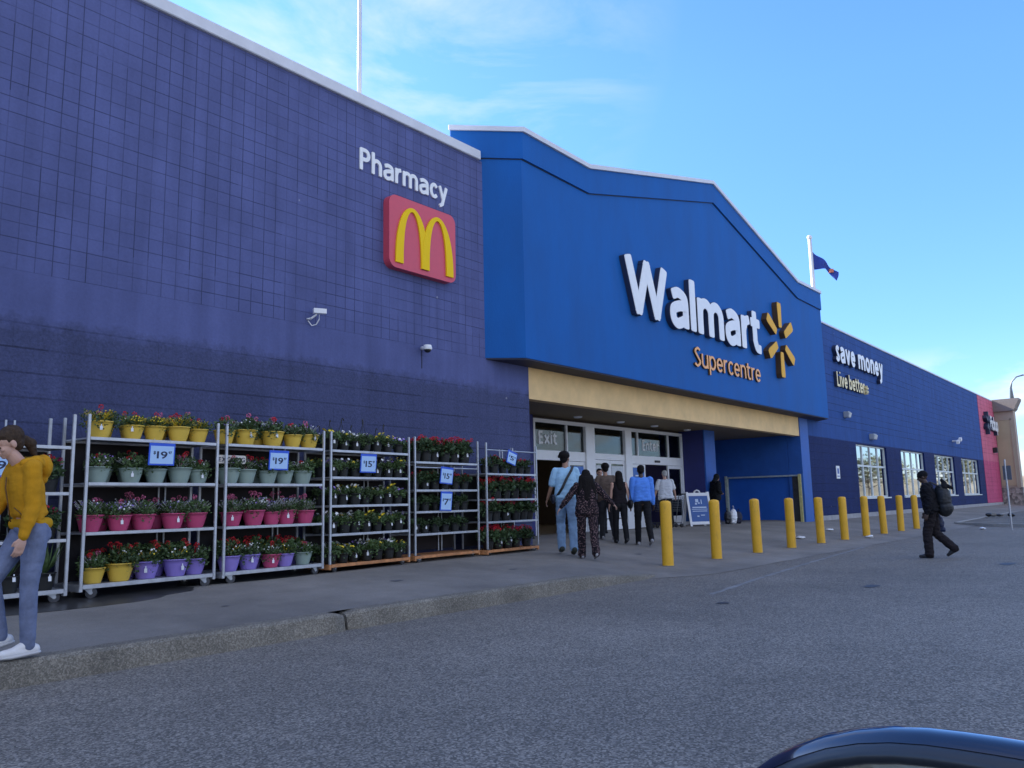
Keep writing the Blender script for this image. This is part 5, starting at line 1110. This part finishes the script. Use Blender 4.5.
        if detail: Blob().chain([heel+dn*.024-fd*.01, ball+dn*.024, toe+dn*.022], [.045, .048, .036], flat=.42, fdir=dn).build('sole', mat('sole_grey', (.55, .54, .53), .7), so, .006, smooth=1)
    if detail:
        for (hip, kn, an, g) in LJ: Blob().cap(an.lerp(kn, .16), an, .041, .041).chain([an, an+Vector((0, .045, -.02))], [.041, .036]).build('sock', M_DARK, t, .006, smooth=1)
    # feet onto the ground
    zmin = min((v.co.z for ch in t.children if ch.name.startswith('shoe') for v in ch.data.vertices), default=0)
    t.location = (x, y, z-zmin*S+.002)
    return t, dict(up=up, hd=hd, AJ=AJ, LJ=LJ, pel=pel, V=V)
def cmesh(name, m, t, fn):
    bm = NB(); fn(bm); return bm_obj(name, bm, m, t, smooth=True)

# person in the yellow hoodie, walking along the kerb
C_MUST = cloth('hoodie_mustard', (.56, .265, .012), .14, 9); C_JEAN = cloth('jeans_blue', (.17, .20, .30), .28, 7); M_SNK = mat('sneaker_white', (.72, .70, .68), .6, var=.08, vscale=12)
t, J = person('person in mustard yellow hoodie, blue jeans and white sneakers walking left along the kerb', 2.69, 7.14, .206, 184, 1.76, [(3, 5), (30, 42)], [(-2, 4, 16, 3), (18, 4, 14, 2)], SKIN_L, H_BRN, C_MUST, C_JEAN, M_SNK, vox=.009, female=True, sleeve=1.5, hair_style='pulled', wide=.93, shirt_hem=1.0, loose=.85, pant_loose=.8, detail=True, headpitch=14, lean=11, headfwd=.06)
up = J['up']
hb = Blob(); hb.chain([up((-.10, .02, 1.47)), up((-.095, -.07, 1.46)), up((0, -.12, 1.44)), up((.095, -.07, 1.46)), up((.10, .02, 1.47))], [.035, .055, .07, .055, .035]).ell(up((0, -.155, 1.41)), (.11, .065, .105)).ell(up((0, -.13, 1.33)), (.07, .05, .07)); hb.build('hood', C_MUST, t, .008, fold=.004, fscale=20)
hm = Blob(); hm.chain([(-.09, .07, .985), (.09, .07, .985)], [.05, .05]).chain([(-.12, 0, .985), (-.08, -.08, .985), (.08, -.08, .985), (.12, 0, .985), (.1, .07, .985)], [.05]*5); hm.build('hem_band', cloth('hoodie_rib', (.52, .27, .01), .1, 30), t, .008, smooth=2)
for (sh_, e, w_, d2, sx_) in J['AJ']:
    k = Blob().cap(w_-d2*.055, w_-d2*.005, .041, .036).build('cuff', MATS['hoodie_rib'], t, .007)
# zip and drawcord line
cmesh('zip', mat('zip_brown', (.12, .05, .01), .6), t, lambda bm: tube(bm, [up((.0, .137, z_)) for z_ in (1.03, 1.12, 1.2, 1.3)]+[up((0, .12, 1.38))], .005, 6))
sv = J['V']
cmesh('pocket_seam', MATS['zip_brown'], t, lambda bm: tube(bm, [up((-.135, .09, 1.04)), up((-.12, .115, 1.1)), up((-.08, .132, 1.14))], .004, 5))

# shoppers
zS = lambda x_, y_: zs(x_, y_)+.003
C_TEE = cloth('tee_light_blue', (.34, .56, .74)); C_JL = cloth('jeans_light', (.22, .34, .50), .25, 7); M_BOOT = mat('boot_olive', (.03, .035, .022), .7, var=.2)
t, J = person('person in light blue t-shirt with a dark cross-body strap walking to the exit doors', 12.82, 9.09, zS(12.82, 9.09), 42, 1.90, [(22, 30), (-8, 10)], [(10, 14, 20, 0), (6, 10, 25, 0)], SKIN_M, H_BLK, C_TEE, C_JL, M_BOOT, sleeve=1.0, hair_style='bushy', shirt_hem=.88, loose=1.5, pant_loose=1.7, boots=True, headyaw=-28)
up = J['up']
def strapf(bm):
    pts = [up((.13, -.02, 1.50)), up((.09, -.115, 1.42)), up((.0, -.150, 1.28)), up((-.08, -.150, 1.12)), up((-.155, -.1, 1.0)), up((-.19, -.03, .93))]
    for a, b_ in zip(pts, pts[1:]): d = (b_-a); obox(bm, (a+b_)/2, d.normalized(), d.normalized().cross(Vector((0, 1, 0))).normalized(), Vector((0, 1, 0)), d.length/2+.008, .022, .006)
o = cmesh('strap', M_DARK, t, strapf); o.data.polygons.foreach_set('use_smooth', [False]*len(o.data.polygons))
bg_ = thing('shoulder_bag', 'dark shoulder bag hanging at the hip of the person in the light blue t-shirt', 'bag'); 
k = Blob().ell((0, 0, 0), (.045, .13, .09)).chain([(-.0, -.09, .06), (0, .09, .06)], [.03, .03]).build('pouch', mat('bag_navy', (.015, .02, .04), .6), bg_, .01); 
cmesh('flap', M_DARK, bg_, lambda bm: box(bm, -.05, -.042, -.1, .1, -.03, .07, .004))
bg_.location = t.location+Matrix.Rotation(t.rotation_euler.z, 3, 'Z') @ (Vector((-.235, -.02, .93))*t.scale.x); bg_.rotation_euler.z = t.rotation_euler.z

m = cloth('dotted_black', (.012, .010, .012)); n = m.node_tree; b_ = n.nodes['Principled BSDF']
tcn = N(n, 'ShaderNodeTexCoord'); vv = N(n, 'ShaderNodeTexVoronoi', Scale=42.0); n.links.new(tcn.outputs['Object'], vv.inputs['Vector']); lt = mathn(n, 'LESS_THAN', vv.outputs['Distance'], .28)
n.links.new(mixc(n, lt, (.014, .010, .013), (.36, .22, .22)), b_.inputs['Base Color']); C_DOT = m
M_SHB = mat('shoe_black', (.018, .018, .02), .6)
M_SHW = mat('shoe_black_white_sole', (.30, .29, .30), .6, var=.5, vscale=16)
person('person with very long dark hair in a dotted black outfit, arms held out', 12.60, 8.48, zS(12.60, 8.48), 44, 1.60, [(9, 8), (-12, 12)], [(2, 38, 8, 0), (8, 42, 20, -10)], SKIN_L, H_BLK, C_DOT, C_DOT, M_SHW, female=True, sleeve=1.5, hair_style='vlong', shirt_hem=.80, wide=1.15, loose=1.6, pant_loose=2.1)
person('person in taupe t-shirt and dark trousers behind the dotted outfit', 16.67, 10.65, zS(16.67, 10.65), 50, 1.78, [(12, 10), (-12, 14)], [(6, 16, 30, 0), (10, 14, 34, 10)], SKIN_M, H_BLK, cloth('tee_taupe', (.13, .095, .075)), cloth('trousers_charcoal', (.035, .035, .04)), M_SHW, hair_style='bushy', loose=1.7, shirt_hem=.86, pant_loose=1.4)
t, J = person('person in sleeveless black top with long dark hair and a black handbag', 16.29, 10.05, zS(16.29, 10.05), 46, 1.63, [(8, 6), (-8, 12)], [(4, 8, 12, 0), (-4, 12, 14, 0)], SKIN_L, H_BLK, cloth('top_black', (.014, .011, .014)), cloth('trousers_black', (.012, .012, .014)), M_SHB, female=True, sleeve=0, hair_style='long', shirt_hem=.9, pant_loose=1.3)
hb_ = thing('handbag', 'rounded black handbag at the right hip of the person in the sleeveless top', 'bag')
Blob().ell((0, 0, 0), (.06, .16, .115)).build('pouch', M_DARK, hb_, .012); cmesh('strap', M_DARK, hb_, lambda bm: tube(bm, [(0, -.12, .06), (-.03, -.08, .3), (-.07, .0, .48), (-.03, .08, .3), (0, .12, .06)], .009, 6))
hb_.location = t.location+Matrix.Rotation(t.rotation_euler.z, 3, 'Z') @ (Vector((.27, -.0, .93))*t.scale.x); hb_.rotation_euler.z = t.rotation_euler.z
person('person in bright blue shirt and black trousers walking to the Enter doors', 16.61, 9.64, zS(16.61, 9.64), 44, 1.82, [(10, 6), (-13, 16)], [(4, 6, 8, 0), (-2, 6, 8, 0)], SKIN_D, H_BLK, cloth('shirt_blue', (.10, .27, .78)), MATS['trousers_black'], M_SHW, sleeve=1.5, hair_style='short', shirt_hem=.92, loose=1.5, wide=1.05, pant_loose=1.3)
person('grey haired person in white t-shirt at the open Enter door', 22.04, 11.98, zS(22.04, 11.98), 46, 1.70, [(8, 6), (-14, 8)], [(4, 14, 14, 0), (14, 18, 20, 0)], SKIN_L, H_GRY, cloth('tee_white', (.62, .64, .68), .05), MATS['trousers_black'], M_SHB, sleeve=1.0, hair_style='bald', shirt_hem=.84, loose=2.0, wide=1.12)
person('dark haired person half hidden behind the person in the taupe t-shirt', 18.1, 11.75, zS(18.1, 11.75), 230, 1.66, [(6, 4), (-6, 6)], [(4, 8, 10, 0), (4, 8, 10, 0)], SKIN_L, H_BLK, cloth('top_grey', (.22, .22, .24)), MATS['trousers_black'], M_SHB, sleeve=1.0, hair_style='short')
C_HB = cloth('hoodie_black', (.010, .011, .014))
t, J = person('person in black hooded coat standing between the folding board and the cart bay', 25.45, 12.0, zS(25.4, 12.0), -35, 1.62, [(4, 6), (-4, 4)], [(-6, 14, 70, 48), (-8, 12, 75, 48)], SKIN_M, C_HB, C_HB, MATS['trousers_black'], M_SHW, sleeve=1.5, hair_style='hood', wide=1.2, loose=3.2, lean=7, headpitch=12, pant_loose=1.8, shirt_hem=.80)
C_BK = cloth('jacket_black', (.008, .008, .011))
t, J = person('person in black jacket and knit hat crossing the road with a backpack', 18.6, 4.0, .004, 97, 1.76, [(15, 16), (-3, 42)], [(-8, 10, 22, 0), (-4, 10, 30, 6)], SKIN_D, cloth('hat_black', (.008, .008, .01)), C_BK, cloth('trousers_dark_brown', (.020, .016, .018)), M_SHB, vox=.01, sleeve=1.5, hair_style='beanie', loose=3.2, lean=7, pant_loose=2.4, headpitch=8, wide=1.12, shirt_hem=.88)
rz = t.rotation_euler.z; MZ = Matrix.Rotation(rz, 3, 'Z')
bp_ = thing('backpack', 'bulging black backpack on the back of the person crossing the road', 'backpack', (0, 0, 0))
Blob().ell((0, -.24, 1.18), (.17, .14, .27)).ell((0, -.25, 1.0), (.17, .16, .14)).cap((0, -.2, 1.36), (0, -.24, .96), .12, .14).build('sack', mat('backpack_black', (.012, .014, .016), .6, var=.3), bp_, .012, fold=.008)
Blob().chain([(-.05, -.26, 1.42), (.0, -.27, 1.50), (.0, -.23, 1.56)], [.06, .05, .035]).chain([(0, -.28, 1.46), (0, -.40, 1.40)], [.05, .035]).build('bedroll', C_BK, bp_, .01)
for sx_ in (-1, 1): cmesh('strap', M_DARK, bp_, lambda bm: tube(bm, [(sx_*.1, -.2, 1.42), (sx_*.12, -.02, 1.53), (sx_*.12, .15, 1.38), (sx_*.14, .12, 1.15), (sx_*.14, -.15, 1.02)], .018, 6))
bp_.location = t.location; bp_.rotation_euler.z = rz
cb = thing('carrier_bag', 'dark blue carrier bag hanging behind the walking person in black', 'bag')
Blob().ell((0, 0, -.02), (.06, .10, .12)).chain([(0, -.07, -.15), (0, .09, -.15)], [.05, .05]).chain([(0, 0, .05), (0, .0, .14)], [.05, .02]).build('sack', mat('bag_blue', (.012, .022, .07), .4, var=.2), cb, .012, fold=.008)
cmesh('handle', MATS['bag_blue'], cb, lambda bm: tube(bm, [(0, -.03, .1), (0, 0, .25), (0, .03, .1)], .008, 5))
cb.location = t.location+MZ @ Vector((.24, -.10, .72)); cb.rotation_euler.z = rz; cb.scale = (.9, .9, 1.1)

# bags by the cart bay
for lab, x_, y_, m_, sc_ in (('white carrier bag standing on the pavement beside the cart bay', 26.25, 11.75, M_WHP, (.16, .12, .27)), ('black bag standing left of the white carrier bag', 26.0, 11.85, M_DARK, (.14, .12, .24)), ('dark navy bag standing right of the white carrier bag', 26.55, 11.7, mat('bag_navy2', (.012, .015, .035), .7), (.15, .12, .22))):
    o = thing('carrier_bag' , lab, 'bag', (x_, y_, zs(x_, y_)+.004), 0, 'bags beside the cart bay')
    Blob().ell((0, 0, sc_[2]*.9), (sc_[0], sc_[1], sc_[2]*.95)).chain([(-sc_[0]*.6, 0, .06), (sc_[0]*.6, 0, .06)], [.06, .06]).build('sack', m_, o, .012, fold=.015, fscale=9)
    cmesh('handle', m_, o, lambda bm: tube(bm, [(-.06, 0, sc_[2]*1.75), (-.03, 0, sc_[2]*2.2), (.03, 0, sc_[2]*2.2), (.06, 0, sc_[2]*1.75)], .01, 6))
# shopping cart
sc_ = thing('shopping_cart', 'dark wire shopping cart beside the person in the white t-shirt', 'shopping cart', (22.7, 12.3, .45), R(50))
def basket(bm):
    for k in range(9):
        q = k/8; z_ = .5+.42*q; wx = .2+.08*q; y0_, y1_ = -.38-.04*q, .32+.12*q; tube(bm, [(-wx, y0_, z_), (wx, y0_, z_), (wx, y1_, z_), (-wx, y1_, z_), (-wx, y0_, z_)], .005, 4)
    for k in range(11):
        q = k/10; a = -.38+.7*q; b2_ = -.42+.86*q
        for sx_ in (-1, 1): tube(bm, [(sx_*.2, a, .5), (sx_*.28, b2_, .92)], .004, 4)
        tube(bm, [(-.2, a, .5), (.2, a, .5)], .004, 4)
M_WIRE = mat('wire_grey', (.13, .14, .15), .4, metal=.6)
cmesh('basket', M_WIRE, sc_, basket)
cmesh('frame', M_WIRE, sc_, lambda bm: [tube(bm, [(sx_*.24, -.5, 1.0), (sx_*.22, -.4, .45), (sx_*.24, -.35, .15), (sx_*.2, .45, .15)], .013, 6) for sx_ in (-1, 1)])
cmesh('handle', M_DARK, sc_, lambda bm: tube(bm, [(-.26, -.5, 1.01), (.26, -.5, 1.01)], .018, 8))
for px, py in ((-.22, -.35), (.22, -.35), (-.18, .42), (.18, .42)):
    def wh(bm): lathe(bm, [(.02, -.015), (.06, -.014), (.06, .014), (.02, .015)], (0, 0, 0), 16); bmesh.ops.transform(bm, matrix=Matrix.Translation((px, py, .065)) @ Matrix.Rotation(R(90), 4, 'Y'), verts=bm.verts)
    cmesh('wheel', M_RUB, sc_, wh)

# ================================================================== THE CAR BESIDE THE CAMERA
M_CAR = mat('car_paint_dark', (.010, .016, .035), .12, metal=.3, coat=1.0); M_CG = glass('car_glass', 2.0, (.12, .14, .14)); M_RIM = mat('rim_silver', (.5, .5, .52), .3, metal=.8)
car = thing('car', 'dark glossy car of which only the door mirror shows at the bottom right', 'car', (.1, -.98, 0))
def carbody(bm):
    out = [(-2.3, .32), (-2.32, .7), (-2.2, .95), (-1.5, 1.0), (.7, .98), (1.6, .90), (2.2, .72), (2.28, .45), (2.2, .28), (1.85, .26), (1.78, .5), (1.45, .68), (1.12, .5), (1.05, .26), (-1.05, .26), (-1.12, .5), (-1.45, .68), (-1.78, .5), (-1.85, .26)]
    prism(bm, out, -.87, .87); bmesh.ops.bevel(bm, geom=[e for e in bm.edges if abs(e.verts[0].co.y) == abs(e.verts[1].co.y) and e.verts[0].co.y == e.verts[1].co.y], offset=.05, segments=3, affect='EDGES')
cmesh('body', M_CAR, car, carbody)
def cabin(bm):
    lo_ = [(-1.9, .86), (.85, .86)]; A = [(-1.9, -.82, .99), (-1.9, .82, .99), (.85, .82, .99), (.85, -.82, .99)]; Bv = [(-1.35, -.62, 1.46), (-1.35, .62, 1.46), (.1, .62, 1.46), (.1, -.62, 1.46)]
    a = [bm.verts.new(p) for p in A]; b2_ = [bm.verts.new(p) for p in Bv]; bm.faces.new(a); bm.faces.new(b2_[::-1]); [bm.faces.new((a[i], b2_[i], b2_[(i+1) % 4], a[(i+1) % 4])) for i in range(4)]; bmesh.ops.recalc_face_normals(bm, faces=bm.faces)
o = cmesh('windows', M_CG, car, cabin); o.data.polygons.foreach_set('use_smooth', [False]*len(o.data.polygons))
cmesh('roof', M_CAR, car, lambda bm: box(bm, -1.4, .14, -.65, .65, 1.455, 1.50, .02))
for px in (-1.45, 1.45):
    for py in (-.8, .8):
        wl = bpy.data.objects.new('wheel', None); COL.objects.link(wl); wl.parent = car; wl.location = (px, py, .33)
        rx = Matrix.Rotation(R(90), 4, 'X')
        def ty(bm): lathe(bm, [(.2, -.1), (.31, -.1), (.33, -.07), (.33, .07), (.31, .1), (.2, .1)], (0, 0, 0), 32); bmesh.ops.transform(bm, matrix=rx, verts=bm.verts)
        cmesh('tyre', M_RUB, wl, ty)
        def ri(bm): lathe(bm, [(.03, -.105), (.2, -.11), (.2, .11), (.03, .105)], (0, 0, 0), 32); bmesh.ops.transform(bm, matrix=rx, verts=bm.verts)
        cmesh('rim', M_RIM, wl, ri)
for py in (-.62, .62): cmesh('headlight', mat('lamp_lens', (.7, .72, .74), .1), car, lambda bm: box(bm, 2.15, 2.29, py-.18, py+.18, .58, .7, .03))
# door mirror: lofted shell, dull rim, glass
mr_ = bpy.data.objects.new('side_mirror', None); COL.objects.link(mr_); mr_.parent = car; mr_.location = (.66, 1.139, .998)
def sect(bm, x_, hy, hz, oy=0, oz=0, e_=3.0, seg=48):
    r = []
    for k in range(seg):
        a = 2*math.pi*k/seg; c_, s_ = math.cos(a), math.sin(a); q = (abs(c_)**e_+abs(s_)**e_)**(-1/e_)
        zz = s_*q*hz; yy = c_*q*hy
        if yy > 0 and zz > 0: zz *= 1-.42*(yy/hy)**2.2
        r.append(bm.verts.new((x_, yy+oy, zz+oz)))
    return r
def loft(bm, secs, capa=True, capb=True):
    rs = [sect(bm, *s_) for s_ in secs]
    for a, b2_ in zip(rs, rs[1:]):
        for k in range(len(a)): bm.faces.new((a[k], a[(k+1) % len(a)], b2_[(k+1) % len(a)], b2_[k]))
    if capa: bm.faces.new(rs[0][::-1])
    if capb: bm.faces.new(rs[-1])
cmesh('mirror_shell', M_CAR, mr_, lambda bm: loft(bm, [(-.006, .194, .100), (.0, .202, .106), (.016, .204, .108), (.036, .198, .105), (.058, .178, .093), (.075, .13, .066), (.082, .06, .03)], False, True))
cmesh('mirror_rim', mat('rim_black_satin', (.035, .038, .042), .35), mr_, lambda bm: loft(bm, [(.012, .172, .080), (-.012, .176, .084), (-.018, .181, .089), (-.017, .188, .096), (-.0055, .1935, .0995)], False, False))
mg = mat('mirror_silver', (.85, .87, .86), .03, metal=1.0); cmesh('mirror_glass', mg, mr_, lambda bm: loft(bm, [(-.004, .178, .086), (-.0045, .1775, .0855)], True, True))
cmesh('mirror_arm', M_DARK, mr_, lambda bm: box(bm, .01, .09, -.30, -.15, -.07, -.02, .01))

# ================================================================== FAR SURROUNDINGS
M_FOL = mat('tree_foliage', (.10, .10, .045), .7, var=.5, vscale=.6, objvar=.3); M_TRK = mat('bark', (.10, .08, .06), .9, var=.3)
def tree(label, x_, y_, h_, w_, seed, group):
    r = random.Random(seed); t = thing('tree', label, 'tree', (x_, y_, 0), r.uniform(0, 6), group)
    bm = NB(); tube(bm, [(0, 0, 0), (.05*h_*.1, 0, h_*.3), (0, 0, h_*.75)], [h_*.028, h_*.02, h_*.006], 8)
    lim = []
    for k in range(9):
        a = r.uniform(0, 6.28); z0 = h_*r.uniform(.25, .55); e = Vector((math.cos(a)*w_*.38, math.sin(a)*w_*.38, z0+h_*r.uniform(.12, .3))); tube(bm, [(0, 0, z0), e*.5+Vector((0, 0, z0*.5)), e], [h_*.011, h_*.008, h_*.003], 5); lim.append(e)
    bm_obj('trunk', bm, M_TRK, t)
    bm = NB(); cl = [(e, w_*r.uniform(.12, .2)) for e in lim]+[(Vector((r.uniform(-.25, .25)*w_, r.uniform(-.25, .25)*w_, h_*r.uniform(.45, .93))), w_*r.uniform(.12, .2)) for _ in range(10)]
    for k in range(900):
        c, q = r.choice(cl); v = Vector((r.gauss(0, 1), r.gauss(0, 1), r.gauss(0, .9))).normalized(); leaf(bm, c+v*q*r.uniform(.4, 1.1), rdirv(r, 0)+v*.6, rdirv(r, .5), h_*.06*r.uniform(.6, 1.3), h_*.04)
    bm_obj('crown', bm, M_FOL, t); return t
protos = [tree('leafless looking sunlit tree at the right edge past the beige building', 140, 9, 9, 8, 1, 'far trees')]
k = 0
spots = [(128, -3, 8), (165, 14, 11), (152, 3, 10), (150, -20, 9), (175, -45, 10), (120, -48, 8), (190, -12, 12), (205, -60, 11), (135, -75, 9), (100, -62, 8), (80, -75, 9), (230, -35, 12), (250, -85, 12), (180, -95, 10)]
wd_ = ['second from the right edge', 'nearest the beige building', 'between two taller ones', 'beyond the car park to the right', 'far out beyond the car park', 'standing alone in the car park', 'tallest of those past the road', 'far behind the car park', 'behind the camera to the right', 'beside the far row of parking', 'furthest behind the camera', 'on the skyline to the right', 'most distant in the row', 'at the back of the car park']
for (x_, y_, h_), w2 in zip(spots, wd_):
    o = protos[0].copy(); COL.objects.link(o); o.location = (x_, y_, 0); o.scale = (h_/9,)*3; o.rotation_euler.z = x_; o['label'] = 'sunlit dry tree '+w2
    for c in protos[0].children: d = c.copy(); COL.objects.link(d); d.parent = o
# low sunlit hills / scrub on the skyline
bm = NB(); N_ = 90; prev = None
for i in range(N_+1):
    a = R(-95+125*i/N_); rr = 620; h_ = 13+9*noise.noise(Vector((i*.13, 2, 0)))+4*noise.noise(Vector((i*.5, 5, 0)))
    r3 = [bm.verts.new((rr2*math.cos(a), rr2*math.sin(a), z_)) for rr2, z_ in ((rr, -.5), (rr+60, h_*.7), (rr+140, h_), (rr+300, -.5))]
    if prev:
        for q in range(3): bm.faces.new((prev[q], r3[q], r3[q+1], prev[q+1]))
    prev = r3
tag(bm_obj('hills', bm, mat('dry_hillside', (.20, .17, .11), .9, var=.4, vscale=.03), smooth=True), kind='structure')
